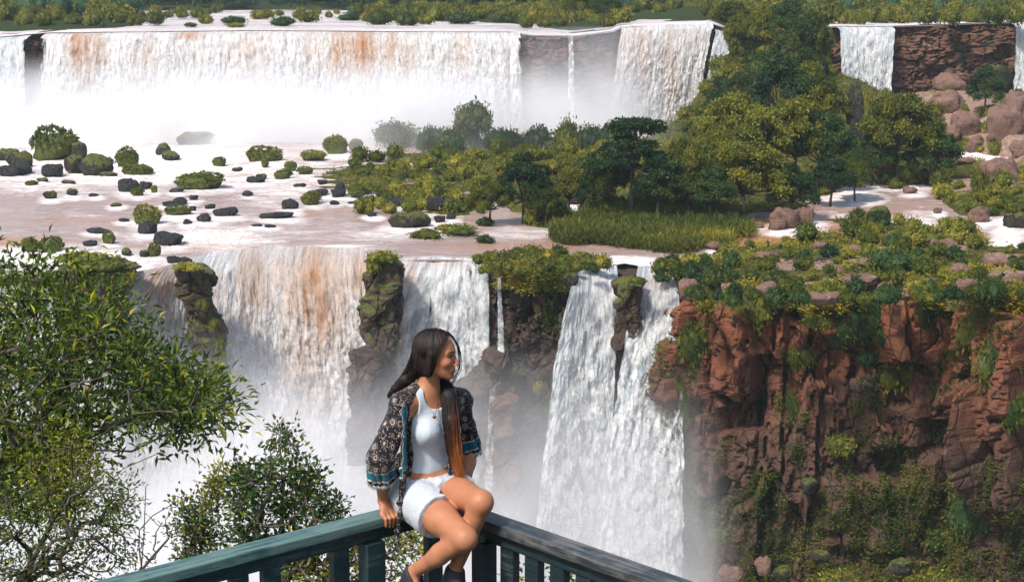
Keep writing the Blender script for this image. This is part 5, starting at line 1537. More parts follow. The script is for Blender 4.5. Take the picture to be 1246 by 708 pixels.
grow_tree('feathery_tree', 'yellow green feathery tree below the large leafy tree', [tuple(P(-40, 900, 14.5)), tuple(P(0, 780, 14.5)), tuple(P(30, 700, 14.5))],
          [([(30, 548), (60, 528), (100, 535), (128, 560), (125, 600), (90, 610), (40, 600)], 60, .35, 0), ([(-40, 585), (70, 590), (150, 600), (165, 650), (170, 700), (60, 720), (-40, 720)], 190, .42, 1), ([(110, 580), (145, 570), (165, 610), (150, 650), (120, 640)], 34, .5, 1)],
          14.5, .5, .055, .022, 20, ['leaf_yellow', 'leaf_near'], 9, trunk_r=.08, twig=.004, spread=.15,
          limbs=[[(30, 700, 14.5), (60, 640, 14.4), (90, 590, 14.3), (130, 545, 14.3)], [(60, 640, 14.4), (110, 610, 14.2), (150, 570, 14.2), (195, 552, 14.2)], [(30, 700, 14.5), (90, 655, 14.2), (150, 650, 14.1)]])
grow_tree('shrubby_tree', 'dark broad leaved bushy tree rising behind the left handrail', [tuple(P(350, 1000, 10.6)), tuple(P(348, 820, 10.6)), tuple(P(345, 700, 10.6))],
          [([(338, 512), (350, 514), (360, 548), (385, 565), (400, 590), (420, 610), (412, 640), (395, 655), (330, 668), (282, 668), (270, 640), (286, 610), (276, 585), (284, 556), (300, 560), (318, 575), (326, 545)], 270, .36, 0),
           ([(400, 640), (520, 640), (530, 720), (330, 720), (330, 670)], 150, .62, 1)],
          10.6, .35, .043, .023, 16, ['leaf_broad', 'leaf_broad'], 12, trunk_r=.05, twig=.003, spread=.075, step=.2,
          limbs=[[(345, 700, 10.6), (343, 620, 10.6), (342, 560, 10.6), (340, 520, 10.6)], [(345, 700, 10.6), (420, 690, 10.4), (480, 670, 10.3), (500, 655, 10.3)]])
grow_tree('shrubby_tree', 'small yellowish shrubby tree with sparse leaves left of the dark one', [tuple(P(250, 1000, 11.2)), tuple(P(248, 800, 11.2)), tuple(P(245, 700, 11.2))],
          [([(228, 598), (245, 600), (268, 575), (276, 590), (262, 625), (272, 650), (258, 680), (220, 682), (204, 650), (212, 615)], 115, .52, 0), ([(252, 585), (262, 568), (270, 555), (274, 575), (262, 600)], 14, .85, 0)],
          11.2, .22, .040, .021, 15, ['leaf_broad'], 15, trunk_r=.03, twig=.003, spread=.075, step=.2, limbs=[[(245, 700, 11.2), (245, 640, 11.2), (262, 590, 11.2), (272, 550, 11.2)]])
grow_tree('shrubby_tree', 'low leafy plant seen through the right balusters', [tuple(P(700, 1000, 10.5)), tuple(P(700, 820, 10.5)), tuple(P(700, 740, 10.5))],
          [([(640, 690), (665, 672), (700, 676), (760, 690), (790, 700), (780, 740), (640, 740)], 60, .5, 0)], 10.5, .2, .04, .022, 14, ['leaf_broad'], 21, trunk_r=.03, twig=.003, spread=.08, step=.2)
grow_tree('bare_sapling', 'leafless grey sapling with thin twigs by the left handrail', [tuple(P(150, 1000, 11.5)), tuple(P(155, 800, 11.5)), tuple(P(165, 700, 11.5))],
          [([(180, 600), (215, 610), (205, 660), (172, 690), (165, 640)], 14, .3, 0)], 11.5, .15, .01, .004, 1, ['leaf_broad'], 24, trunk_r=.02, twig=.0035, spread=.02, step=.2, limbs=[[(165, 700, 11.5), (190, 672, 11.5), (205, 655, 11.5), (212, 640, 11.5)], [(172, 690, 11.5), (175, 650, 11.5), (178, 590, 11.5)]])

# ------------------------------------------------------------------ vultures on the pink rock shelf
n = NT('black_feathers'); n.set(col=(.012, .011, .012), rough=.7); M['feather'] = n.m
n = NT('grey_skin'); n.set(col=(.10, .09, .09), rough=.8); M['beak'] = n.m


def make_bird():
    r_ = empty('vulture')
    pts = [(-.36, 0, .20), (-.24, 0, .27), (-.10, 0, .34), (.06, 0, .40), (.16, 0, .48), (.20, 0, .56), (.22, 0, .62)]
    v, f = tube(pts, [.02, .07, .13, .145, .09, .045, .04], 10)
    m = MB(); m.add(v, f)
    v, f = ICO2; m.add(v * (.055, .042, .042) + np.array((.24, 0, .64)), f)
    for sgn in (-1, 1):
        v, f = ICO2
        w = v * (.24, .045, .11); w[:, 0] -= .10; w[:, 1] += sgn * .115; w[:, 2] += .36 + w[:, 0] * .45; m.add(w, f)
        v, f = tube([(.02, sgn * .06, .28), (.03, sgn * .06, .12), (.02, sgn * .06, 0), (.12, sgn * .07, 0)], [.03, .012, .010, .006], 5); m.add(v, f)
    m.build('body', M['feather'], r_)
    v, f = tube([(.28, 0, .64), (.34, 0, .63), (.365, 0, .60)], [.02, .012, .003], 6); mm = MB(); mm.add(v, f); mm.build('beak', M['beak'], r_)
    return r_


bird0 = make_bird()
rb = random.Random(8)
BD = [(934, 300, 'vulture standing alone at the left end of the rock shelf'), (949, 303, 'vulture near the channel, second along the rock shelf'), (958, 320, 'vulture low on the pink shelf near the shrubs'), (967, 318, 'vulture with its head low on the pink shelf'),
      (975, 312, 'vulture in the middle cluster facing the river'), (980, 321, 'vulture at the front edge of the cluster'), (983, 310, 'vulture at the back of the middle cluster'), (994, 321, 'vulture between the two clusters of birds'), (1003, 312, 'vulture right of the middle cluster'),
      (1000, 320, 'vulture close beside the cliff side shrubs'), (1011, 318, 'vulture in the right hand pair, front one'), (1016, 312, 'vulture in the right hand pair, rear one'), (912, 302, 'vulture far off by the bank plant'), (939, 317, 'vulture on the pale stone below the lone one')]
for i, (x, y, lab) in enumerate(BD):
    o = bird0 if i == 0 else copy_tree(bird0)
    b = ground(x, y); o.location = b + Vector((0, 0, .05)); o.rotation_euler = (0, 0, rb.uniform(0, 6.28)); sc = rb.uniform(1.15, 1.5); o.scale = (sc,) * 3
    tag(o, lab, 'bird', 'vultures on the pink rock shelf')
# ------------------------------------------------------------------ the seated person
def smin(a, b, k):
    if k <= 0: return np.minimum(a, b)
    h = np.clip(.5 + .5 * (b - a) / k, 0, 1)
    return b + (a - b) * h - k * h * (1 - h)


def smax(a, b, k): return -smin(-a, -b, k)


def caps(p, a, b, r1, r2):
    a, b = np.asarray(a, float), np.asarray(b, float); ab = b - a
    t = np.clip(((p - a) @ ab) / (ab @ ab), 0, 1)
    return np.linalg.norm(p - a - t[:, None] * ab, axis=1) - (r1 + (r2 - r1) * t)


def ell(p, c, r, Rm=None):
    q = p - np.asarray(c, float)
    if Rm is not None: q = q @ Rm      # columns of Rm are the local axes
    r = np.asarray(r, float)
    k0 = np.linalg.norm(q / r, axis=1); k1 = np.linalg.norm(q / (r * r), axis=1)
    return k0 * (k0 - 1) / (k1 + 1e-9)


def surface(fn, lo, hi, h):
    lo = np.asarray(lo, float); n = np.ceil((np.asarray(hi) - lo) / h).astype(int) + 1
    n = ((n + 7) // 8) * 8
    F = np.full(n, 1.0, dtype=np.float32)
    B = 8
    bi = np.stack(np.meshgrid(*[np.arange(k // B) for k in n], indexing='ij'), -1).reshape(-1, 3)
    cen = lo + (bi * B + (B - 1) / 2) * h
    d = fn(cen)
    act = np.abs(d) < B * h * 1.25
    F3 = np.where(d < 0, -1.0, 1.0)
    for b, s in zip(bi[~act], F3[~act]):
        F[b[0] * B:b[0] * B + B, b[1] * B:b[1] * B + B, b[2] * B:b[2] * B + B] = s
    loc = np.stack(np.meshgrid(*[np.arange(B)] * 3, indexing='ij'), -1).reshape(-1, 3)
    ab = bi[act]
    for i in range(0, len(ab), 200):
        q = ab[i:i + 200]
        idx = (q[:, None, :] * B + loc[None]).reshape(-1, 3)
        F[idx[:, 0], idx[:, 1], idx[:, 2]] = fn(lo + idx * h)
    S = F < 0
    c8 = [S[dx:n[0] - 1 + dx, dy:n[1] - 1 + dy, dz:n[2] - 1 + dz] for dx in (0, 1) for dy in (0, 1) for dz in (0, 1)]
    sm = sum(c.astype(np.int8) for c in c8)
    cell = (sm > 0) & (sm < 8)
    ci = np.argwhere(cell)
    vid = np.full(cell.shape, -1, dtype=np.int64); vid[cell] = np.arange(len(ci))
    acc = np.zeros((len(ci), 3)); cntv = np.zeros(len(ci))
    cor = [(dx, dy, dz) for dx in (0, 1) for dy in (0, 1) for dz in (0, 1)]
    for a in range(8):
        for b in range(a + 1, 8):
            A, Bc = np.array(cor[a]), np.array(cor[b])
            if np.abs(A - Bc).sum() != 1: continue
            fa = F[tuple((ci + A).T)]; fb = F[tuple((ci + Bc).T)]
            m = (fa < 0) != (fb < 0)
            t = np.where(m, fa / np.where(m, fa - fb, 1), 0)
            acc += np.where(m[:, None], A + (Bc - A) * t[:, None], 0); cntv += m
    v = lo + (ci + acc / cntv[:, None]) * h
    faces = []
    for ax in range(3):
        o1, o2 = (ax + 1) % 3, (ax + 2) % 3
        sl = [slice(1, n[k] - 1) for k in range(3)]; sl[ax] = slice(0, n[ax] - 1)
        s2 = list(sl); s2[ax] = slice(1, n[ax])
        A, Bc = S[tuple(sl)], S[tuple(s2)]
        e = np.argwhere(A != Bc); 
        off = np.array([1, 1, 1]); off[ax] = 0
        e = e + off
        e1 = np.zeros(3, int); e1[o1] = 1; e2 = np.zeros(3, int); e2[o2] = 1
        q = np.stack([vid[tuple((e - e1 - e2).T)], vid[tuple((e - e2).T)], vid[tuple(e.T)], vid[tuple((e - e1).T)]], 1)
        flip = S[tuple(e.T)]
        q[~flip] = q[~flip][:, ::-1]
        faces.append(q)
    f = np.vstack(faces); f = f[(f >= 0).all(1)]
    return v, f


Pn = lambda x, y, Y: np.array(P(x, y, Y))
body_parent = empty('person', (C0 + DL * .1 + NL * .05))
tag(body_parent, 'long haired person in open patterned kimono, white top and shorts, sitting on the railing corner', 'person')
ORG = np.array(body_parent.location)

J = dict(pel=Pn(518, 597, 7.40), waist=Pn(519, 566, 7.42), chest=Pn(521, 517, 7.42), neck=Pn(519, 479, 7.42), rs=Pn(490, 493, 7.31), ls=Pn(558, 488, 7.54), re=Pn(464, 562, 7.22),
         le=Pn(572, 545, 7.58), lw=Pn(560, 597, 7.45), rh=Pn(505, 606, 7.32), lh=Pn(538, 597, 7.44), rk=Pn(567, 655, 6.98), ra=Pn(502, 696, 7.15), lk=Pn(586, 610, 7.08), la=Pn(553, 694, 7.14))
sh_ax = unit(J['ls'] - J['rs']); FW = unit(np.cross(sh_ax, np.array([0, 0, 1.0]))); FW = FW if FW[1] < 0 else -FW
UPn = unit(np.cross(FW, sh_ax)); UPn = UPn if UPn[2] > 0 else -UPn
TR_ = np.stack([sh_ax, FW, UPn], 1)
hip_ax = unit(J['lh'] - J['rh']); HF = unit(np.cross(hip_ax, np.array([0, 0, 1.0]))); HF = HF if HF[1] < 0 else -HF
HR = np.stack([hip_ax, HF, np.array([0, 0, 1.0])], 1)
# hands on the rails
s_h = s_for(466, DL, NL)
E1 = np.array(C0 + DL * s_h + NL * .115); nl, dl, up = np.array(NL), np.array(DL), np.array(UP)
J['rw'] = E1 - nl * .050 + up * .062
s_g = s_for(560, DR, NR)
E2 = np.array(C0 + DR * s_g + NR * .118); n2, d2 = np.array(NR), np.array(DR)
J['lw'] = E2 - n2 * .075 + up * .058

# head frame
HO = Pn(531.5, 430.5, 7.40)
hf = unit(np.array([.975, -.215, -.04])); hl = unit(np.cross(np.array([-.02, 0, 1.0]), hf)); hu = np.cross(hf, hl)
HM = np.stack([hf, hl, hu], 1)


def hd(x, y, z): return HO + HM @ np.array([x, y, z])


def head_sdf(p):
    q = (p - HO) @ HM
    q = q.copy(); q2 = q.copy(); q2[:, 1] = np.abs(q2[:, 1])
    d = ell(q, (-.014, 0, .026), (.094, .073, .079))
    d = smin(d, ell(q, (.030, 0, -.022), (.052, .055, .080)), .02)
    d = smin(d, caps(q2, (-.010, .046, -.052), (.056, .012, -.094), .017, .017), .018)
    d = smin(d, ell(q, (.034, 0, -.070), (.040, .036, .032)), .015)
    d = smin(d, ell(q2, (.050, .036, -.026), (.026, .022, .022)), .014)
    d = smin(d, caps(q2, (.072, .0, .018), (.060, .040, .016), .013, .011), .012)
    d = smax(d, -ell(q2, (.086, .031, .001), (.016, .017, .011)), .010)
    d = smin(d, ell(q2, (.0625, .0305, -.001), (.0135, .0135, .0125)), .003)
    d = smin(d, caps(q2, (.0722, .020, .0035), (.0700, .042, .0025), .0024, .002), .003)      # lid fold
    d = smin(d, caps(q, (.076, 0, .006), (.0955, 0, -.036), .0075, .0088), .007)
    d = smin(d, ell(q2, (.0865, .0095, -.043), (.0095, .0065, .0062)), .005)
    d = smin(d, ell(q, (.0730, 0, -.068), (.014, .024, .017)), .012)
    d = smin(d, ell(q2, (.0800, .0065, -.0635), (.0085, .0140, .0042)), .004)
    d = smin(d, ell(q, (.0790, 0, -.0735), (.0090, .0165, .0052)), .004)
    d = smin(d, ell(q, (.0660, 0, -.096), (.0155, .0165, .0135)), .012)
    d = smin(d, ell(q2, (-.006, .072, -.008), (.016, .008, .028)), .006)
    return d


def hand_sdf(p, E, n_, d_, W, thumb_side, d):
    knu = []
    for i, (o_, ln) in enumerate(((-.031, .88), (-.010, 1.0), (.011, .96), (.031, .80))):
        k0 = E + d_ * o_ - n_ * .012 + up * (.013 - abs(o_) * .12)
        k1 = E + d_ * o_ * 1.02 + n_ * .016 * ln - up * .006
        k2 = E + d_ * o_ * .98 + n_ * .0125 - up * (.030 * ln)
        k3 = E + d_ * o_ * .94 + n_ * .0100 - up * (.049 * ln)
        fd = smin(caps(p, k0, k1, .0102, .0092), caps(p, k1, k2, .0090, .0082), .003)
        fd = smin(fd, caps(p, k2, k3, .0080, .0068), .002)
        d = smin(d, fd, .0025)
        d = smin(d, caps(p, W, k0, .018, .0115), .012)
    t0 = W - up * .018 + d_ * thumb_side * .016 + n_ * .014
    t1 = E + d_ * thumb_side * .044 - n_ * .022 + up * .010
    t2 = E + d_ * thumb_side * .050 + n_ * .006 + up * .006
    t3 = E + d_ * thumb_side * .046 + n_ * .014 - up * .016
    d = smin(d, caps(p, t0, t1, .013, .0105), .008)
    d = smin(d, caps(p, t1, t2, .0100, .0090), .003)
    d = smin(d, caps(p, t2, t3, .0088, .0070), .002)
    return d


def torso_sdf(p):
    c = J['chest']
    d = ell(p, c + UPn * .005 - FW * .005, (.138, .088, .150), TR_)
    d = smin(d, ell(p, J['waist'] - UPn * .005, (.112, .078, .130), TR_), .05)
    for s in (-1, 1):
        d = smin(d, ell(p, c + sh_ax * s * .062 + FW * .066 - UPn * .018, (.052, .047, .050), TR_), .030)
    d = smin(d, caps(p, J['rs'] + up * .0, J['ls'] + up * .0, .040, .040), .035)
    d = smin(d, caps(p, J['rs'], J['neck'] + up * .012, .036, .040), .04)
    d = smin(d, caps(p, J['ls'], J['neck'] + up * .012, .036, .040), .04)
    return d


def hips_sdf(p):
    d = ell(p, J['pel'] + up * .002, (.158, .112, .105), HR)
    for h_, k_ in (('rh', 'rk'), ('lh', 'lk')):
        a, b = J[h_], J[k_]; m = a + (b - a) * .5
        d = smin(d, caps(p, a - HF * .02, m, .088, .076), .035)
    return d


def legs_sdf(p, d):
    for h_, k_, a_ in (('rh', 'rk', 'ra'), ('lh', 'lk', 'la')):
        h, k, a = J[h_], J[k_], J[a_]
        back = unit(np.cross(np.cross(unit(h - k), unit(a - k)), unit(a - k))); back = -back if back @ (h - k) < 0 else back
        lg = caps(p, h, h + (k - h) * .55, .087, .073)
        lg = smin(lg, caps(p, h + (k - h) * .5, k - (k - h) * .04, .074, .053), .02)
        lg = smin(lg, ell(p, k - back * .004, (.047, .047, .047)), .028)
        cal = k + (a - k) * .30 + back * .016
        lg2 = smin(caps(p, k + (a - k) * .04, k + (a - k) * .55, .048, .040), caps(p, k + (a - k) * .5, a, .041, .029), .02)
        lg2 = smin(lg2, caps(p, k + (a - k) * .14 + back * .010, cal + (a - k) * .16, .040, .038), .02)
        lg = smin(lg, lg2, .022)
        lg = smin(lg, caps(p, a, a + np.array([.012, -.03, -.045]), .029, .022), .02)
        d = smin(d, lg, .012)
    return d


def arms_sdf(p, d):
    for s_, e_, w_ in (('rs', 're', 'rw'), ('ls', 'le', 'lw')):
        s, e, w = J[s_], J[e_], J[w_]
        a = smin(caps(p, s, e, .043, .034), ell(p, s - up * .02, (.046, .046, .055)), .02)
        a = smin(a, caps(p, e, e + (w - e) * .35, .035, .036), .015)
        a = smin(a, caps(p, e + (w - e) * .3, w, .036, .0225), .015)
        d = smin(d, a, .022)
    return d


def body_sdf(p):
    d = torso_sdf(p)
    d = smin(d, hips_sdf(p), .05)
    d = smin(d, caps(p, J['neck'] - up * .01, hd(-.022, 0, -.055), .052, .046), .03)
    d = legs_sdf(p, d); d = arms_sdf(p, d)
    d = smin(d, head_sdf(p), .012)
    d = hand_sdf(p, E1, nl, dl, J['rw'], -1, d)
    d = hand_sdf(p, E2, n2, d2, J['lw'], -1, d)
    return d


lo = np.array([-.72, 6.78, -2.75]); hi = np.array([.02, 7.74, -1.52])
v, f = surface(body_sdf, lo, hi, .0036)
q = (v - HO) @ HM; qa = np.abs(q[:, 1])
skin = np.array([.37, .155, .080]); col = np.tile(skin, (len(v), 1))
nzs = fbm(v * 30, 3, 5)[:, None]
col *= .86 + .28 * nzs
def paint(mask, c, col):
    m = np.clip(mask, 0, 1)[:, None]; return col * (1 - m) + np.array(c) * m
near = np.linalg.norm(q, axis=1) < .16
col = paint(near * .55 * np.clip(1.25 - np.linalg.norm((q - (.05, 0, -.035)) / (.05, .09, .032), axis=1), 0, 1), (.60, .20, .12), col)
m_up = 1 - sstep(.85, 1.15, np.sqrt(((q[:, 0] - .086) / .014) ** 2 + (qa / .0185) ** 2 + ((q[:, 2] + .0685) / .0092) ** 2))
col = paint(near * m_up, (.50, .075, .07), col)
m_line = (1 - sstep(.8, 1.2, np.abs(q[:, 2] + .0685) / .0016)) * (qa < .022) * (q[:, 0] > .07)
col = paint(near * m_line * .8, (.14, .02, .02), col)
bz = .0185 + .004 * np.sin(np.clip((qa - .012) / .038, 0, 1) * 3.14)
m_b = (1 - sstep(.7, 1.2, np.abs(q[:, 2] - bz) / .0036)) * (qa > .011) * (qa < .052) * (q[:, 0] > .03)
col = paint(near * m_b * .92, (.03, .015, .012), col)
m_e = (1 - sstep(.8, 1.15, np.sqrt(((qa - .031) / .0135) ** 2 + ((q[:, 2] + .001) / .0062) ** 2))) * (q[:, 0] > .05)
col = paint(near * m_e, (.24, .19, .17), col)
m_i = (1 - sstep(.8, 1.15, np.sqrt(((qa - .033) / .0065) ** 2 + ((q[:, 2] + .0005) / .0060) ** 2))) * (q[:, 0] > .05)
col = paint(near * m_i, (.02, .012, .01), col)
m_l = (1 - sstep(.7, 1.2, np.abs(q[:, 2] - (.0040 - ((qa - .031) / .014) ** 2 * .0035)) / .0032)) * (np.abs(qa - .032) < .016) * (q[:, 0] > .045)
col = paint(near * m_l, (.012, .008, .008), col)
n = NT('skin'); ca = n.attr('Col'); n.set(col=ca.outputs['Color'], rough=.50, spec=.28, sss=.08)
n.b.inputs['Subsurface Radius'].default_value = (.02, .008, .004)
n.bump(n.noise(n.coord('Object', (1, 1, 1)), 220, 3), .06, .002); M['skin'] = n.m
body = mk_mesh('body', v - ORG, f, M['skin'], True, body_parent, cols={'Col': col})


def cloth_obj(name, fn, lo, hi, h, mat, wr=.004, sc=14., attrs=None, label=None, cols=None):
    v, f = surface(fn, lo, hi, h)
    d = fbm(v * np.array([sc, sc, sc * .45]) + 3, 4, 12) - .5
    g = unit(v - (v.mean(0)))
    at = {k: a(v) for k, a in (attrs or {}).items()}
    v = v + g * (d * wr * 2)[:, None]
    o = mk_mesh(name, v - ORG, f, mat, True, body_parent, attrs=at)
    if label: o['label'] = label
    return o


# tank top
WZ = P(519, 577, 7.40).z


def top_sdf(p):
    t = torso_sdf(p)
    d = t - .008
    d = np.maximum(d, -(p[:, 2] - (WZ - .028)))
    nb_ = J['neck'] + FW * .060 + up * .002
    d = smax(d, -ell(p, nb_, (.060, .075, .062), TR_), .006)
    d = smax(d, -ell(p, J['neck'] + up * .05, (.060, .07, .07), TR_), .006)
    d = smax(d, -ell(p, J['rs'] + up * .0, (.062, .10, .085), TR_), .006)
    d = smax(d, -ell(p, J['ls'] + up * .0, (.062, .10, .085), TR_), .006)
    return d


n = NT('white_ribbed_cotton'); g = n.coord('Object', (1, 1, 1))
w = n.new('ShaderNodeTexWave'); w.inputs['Scale'].default_value = 110; w.bands_direction = 'X'; n.l(g, w.inputs[0])
n.set(col=(.46, .50, .54), rough=.85, spec=.1, sheen=.2); n.bump(n.math('ADD', n.noise(g, 30, 4), n.math('MULTIPLY', w.outputs[1], .15)), .35, .01); M['cotton'] = n.m
cloth_obj('tank_top', top_sdf, lo, hi, .0042, M['cotton'], .008, 15)


# shorts
def shorts_sdf(p):
    d = hips_sdf(p) - .013
    for h_, k_ in (('rh', 'rk'), ('lh', 'lk')):
        a, b = J[h_], J[k_]; d = smin(d, caps(p, a + (b - a) * .05 - up * .006, a + (b - a) * .52 - up * .004, .100, .104), .02)
    d = smin(d, ell(p, J['waist'] - up * .035, (.122, .088, .06), TR_) - .006, .02)
    d = np.maximum(d, (p[:, 2] - (WZ + .012)))
    cuts = []
    for h_, k_, t0 in (('rh', 'rk', .46), ('lh', 'lk', .38)):
        a, b = J[h_], J[k_]; ax = unit(b - a); s = (p - a) @ ax
        r = np.linalg.norm((p - a) - s[:, None] * ax, axis=1)
        cut = s - np.linalg.norm(b - a) * t0
        cuts.append((r, cut))
    d = np.maximum(d, np.where(cuts[0][0] < cuts[1][0], cuts[0][1], cuts[1][1]))
    return d


n = NT('pale_denim'); g = n.coord('Object', (1, 1, 1)); a = n.noise(g, 9, 5, .6); b = n.noise(g, 160, 3, .6)
n.set(col=n.mix(n.math('ADD', n.math('MULTIPLY', a, .7), n.math('MULTIPLY', b, .3)), (.30, .33, .37), (.55, .57, .59)), rough=.9, spec=.1); n.bump(n.math('ADD', n.math('MULTIPLY', a, 1.5), b), .5, .008); M['denim'] = n.m
so = cloth_obj('shorts', shorts_sdf, lo, hi, .0042, M['denim'], .012, 20)
# drawstring and button
mb = MB()
c = J['pel'] + HF * .118 + up * .055 + hip_ax * .03
for dx, dz in ((-.012, -.065), (.014, -.055)):
    v, f = tube([c, c + hip_ax * dx * .5 + HF * .012 - up * .02, c + hip_ax * dx + HF * .014 + up * dz], .0022, 5); mb.add(v - ORG, f)
v, f = ICO1; mb.add(v * .007 + c - hip_ax * .045 - up * .008 - ORG, f)
n = NT('dark_cord'); n.set(col=(.03, .03, .035), rough=.8); M['cord'] = n.m
mb.build('drawstring', M['cord'], so)

# kimono jacket
RSL = [J['rs'] + up * .012, J['re'] + np.array([-.004, 0, .01]), J['re'] + (J['rw'] - J['re']) * .40]
LSL = [J['ls'] + up * .012, J['ls'] + (J['le'] - J['ls']) * .6, J['le'] + (J['lw'] - J['le']) * .06]
PAN = [Pn(500, 474, 7.37), Pn(491, 492, 7.25), Pn(491, 530, 7.23), Pn(492, 570, 7.24), Pn(488, 610, 7.22), Pn(484, 645, 7.20), Pn(485, 668, 7.20)]
PAN2 = [Pn(540, 472, 7.46), Pn(553, 492, 7.42), Pn(554, 530, 7.40), Pn(546, 566, 7.36), Pn(548, 584, 7.36)]


def slab(p, a, b, w1, w2, th, ax_w, ax_t):
    ab = b - a; t = np.clip(((p - a) @ ab) / (ab @ ab), 0, 1); q = p - a - t[:, None] * ab
    u = np.abs(q @ ax_w) - (w1 + (w2 - w1) * t); w = np.abs(q @ ax_t) - th; z = np.linalg.norm(q - (q @ ax_w)[:, None] * ax_w - (q @ ax_t)[:, None] * ax_t, axis=1)
    return np.maximum(np.maximum(u, w), z - .004) 


camr = np.array([1.0, 0, 0]); 


def kim_sdf(p):
    d = None
    for S_, rr_ in ((RSL, (.052, .059, .066)), (LSL, (.048, .050, .056))):
        a = smin(caps(p, S_[0], S_[1], rr_[0], rr_[1]), caps(p, S_[1], S_[2], rr_[1], rr_[2]), .02)
        inn = smin(caps(p, S_[0], S_[1], rr_[0] - .008, rr_[1] - .006), caps(p, S_[1], S_[2] + (S_[2] - S_[1]) * .8, rr_[1] - .006, rr_[2] - .002), .02)
        ax = unit(S_[2] - S_[1]); cut = (p - S_[2]) @ ax
        fold = .010 * np.sin(14 * np.arctan2((p - S_[1]) @ FW, (p - S_[1]) @ sh_ax) * .5 + 60 * cut) * np.clip((cut + .2) * 5, 0, 1)
        a = np.maximum(a - fold * .6, cut)
        a = np.maximum(a, -np.maximum(inn, -(cut + .10)))
        d = a if d is None else smin(d, a, .012)
    t = torso_sdf(p)
    fwc = (p - J['chest']) @ FW
    lat = (p - J['chest']) @ sh_ax
    bk = np.maximum(np.maximum(t - .018, -(t - .004)), fwc - (.012 + .45 * np.clip(np.abs(lat) - .07, 0, .07) + .6 * np.clip(lat - .06, 0, .12)))
    bk = np.maximum(bk, -(p[:, 2] - (WZ - .02)))
    bk = np.maximum(bk, -ell(p, J['neck'] + up * .05 + FW * .02, (.062, .09, .075), TR_))
    d = smin(d, bk, .012)
    tail = np.maximum(ell(p, J['pel'] - HF * .10 + up * .03 - hip_ax * .03, (.15, .035, .15), HR), -(p[:, 2] - (ZR + .012)))
    d = smin(d, tail, .02)
    wax = unit(sh_ax * .8 - FW * .25); tax = unit(np.cross(wax, up))
    for pn, w_ in ((PAN, (.030, .030, .028, .026, .022, .018, .004)), (PAN2, (.02, .024, .024, .02, .012))):
        for i in range(len(pn) - 1):
            a, b = pn[i], pn[i + 1]
            ab = b - a; t_ = np.clip(((p - a) @ ab) / (ab @ ab), 0, 1); q = p - a - t_[:, None] * ab
            u = q @ wax; w = q @ tax; r_ = q - u[:, None] * wax - w[:, None] * tax
            wd = w_[i] + (w_[i + 1] - w_[i]) * t_
            wv = .006 * np.sin(u * 160)
            sl = np.sqrt((u / wd) ** 2 * .008 ** 2 + (w + wv) ** 2 + (r_ ** 2).sum(1)) - .008
            d = smin(d, sl * .8, .010)
    return d


def kband(v):
    b = np.zeros(len(v))
    for S_, l0 in ((RSL, .02), (LSL, .018)):
        ax = unit(S_[2] - S_[1]); s = (S_[2] - v) @ ax
        r = np.linalg.norm((v - S_[2]) - ((v - S_[2]) @ ax)[:, None] * ax, axis=1)
        m = (r < .10) & (s > l0) & (s < l0 + .042); b[m] = 1
        e = (r < .10) & (((s > l0 - .004) & (s < l0 + .002)) | ((s > l0 + .040) & (s < l0 + .045))); b[e] = .5
    for i in range(1, 3):
        a, c = PAN[i], PAN[i + 1]; ab = c - a; t_ = ((v - a) @ ab) / (ab @ ab)
        m = (t_ > 0) & (t_ < 1) & (np.abs((v - a - t_[:, None] * ab) @ camr - .004) + .010 * (vnoise(v * 30, 3) - .5) < .009) & (vnoise(v * np.array([220, 220, 6]), 8) > .30) & (((v - a) @ FW) > -.03); b[m] = 1
    return b


n = NT('printed_kimono_cloth')
g = n.coord('Object', (1, 1, .8))
vo = n.new('ShaderNodeTexVoronoi', feature='F1'); vo.inputs['Scale'].default_value = 26; vo.inputs['Randomness'].default_value = .35; n.l(g, vo.inputs['Vector'])
ang = n.noise(g, 150, 2, .5)
dd = n.math('ADD', vo.outputs['Distance'], n.math('MULTIPLY', n.math('SUBTRACT', ang, .5), .22))
ring = n.ramp(dd, [(.0, 1), (.07, 1), (.10, 0), (.17, 0), (.20, 1), (.27, 1), (.31, 0), (.40, 0), (.43, .6), (.46, 0)])
sm = n.new('ShaderNodeTexVoronoi', feature='F1'); sm.inputs['Scale'].default_value = 95; n.l(g, sm.inputs['Vector'])
dots = n.math('MULTIPLY', n.ramp(sm.outputs['Distance'], [(.22, 1), (.32, 0)]), n.ramp(dd, [(.40, 0), (.46, 1)]))
pat = n.math('ADD', n.math('MULTIPLY', ring, .85), n.math('MULTIPLY', dots, .6), True)
c = n.mix(pat, (.010, .009, .014), (.40, .32, .25))
bd = n.attr('band').outputs['Fac']
c = n.mix(n.ramp(bd, [(.2, 0), (.45, 1)]), c, n.mix(n.ramp(bd, [(.6, 0), (.8, 1)]), (.45, .42, .36), n.mix(n.noise(g, 60, 3), (.004, .035, .055), (.015, .13, .17))))
n.set(col=c, rough=.85, spec=.15, sheen=.15); n.bump(n.noise(g, 25, 4), .4, .01); M['kimono'] = n.m
kl = lo.copy(); kl[0] -= .06
kim = cloth_obj('kimono_jacket', kim_sdf, kl, hi + .05, .0042, M['kimono'], .010, 13, attrs={'band': kband})
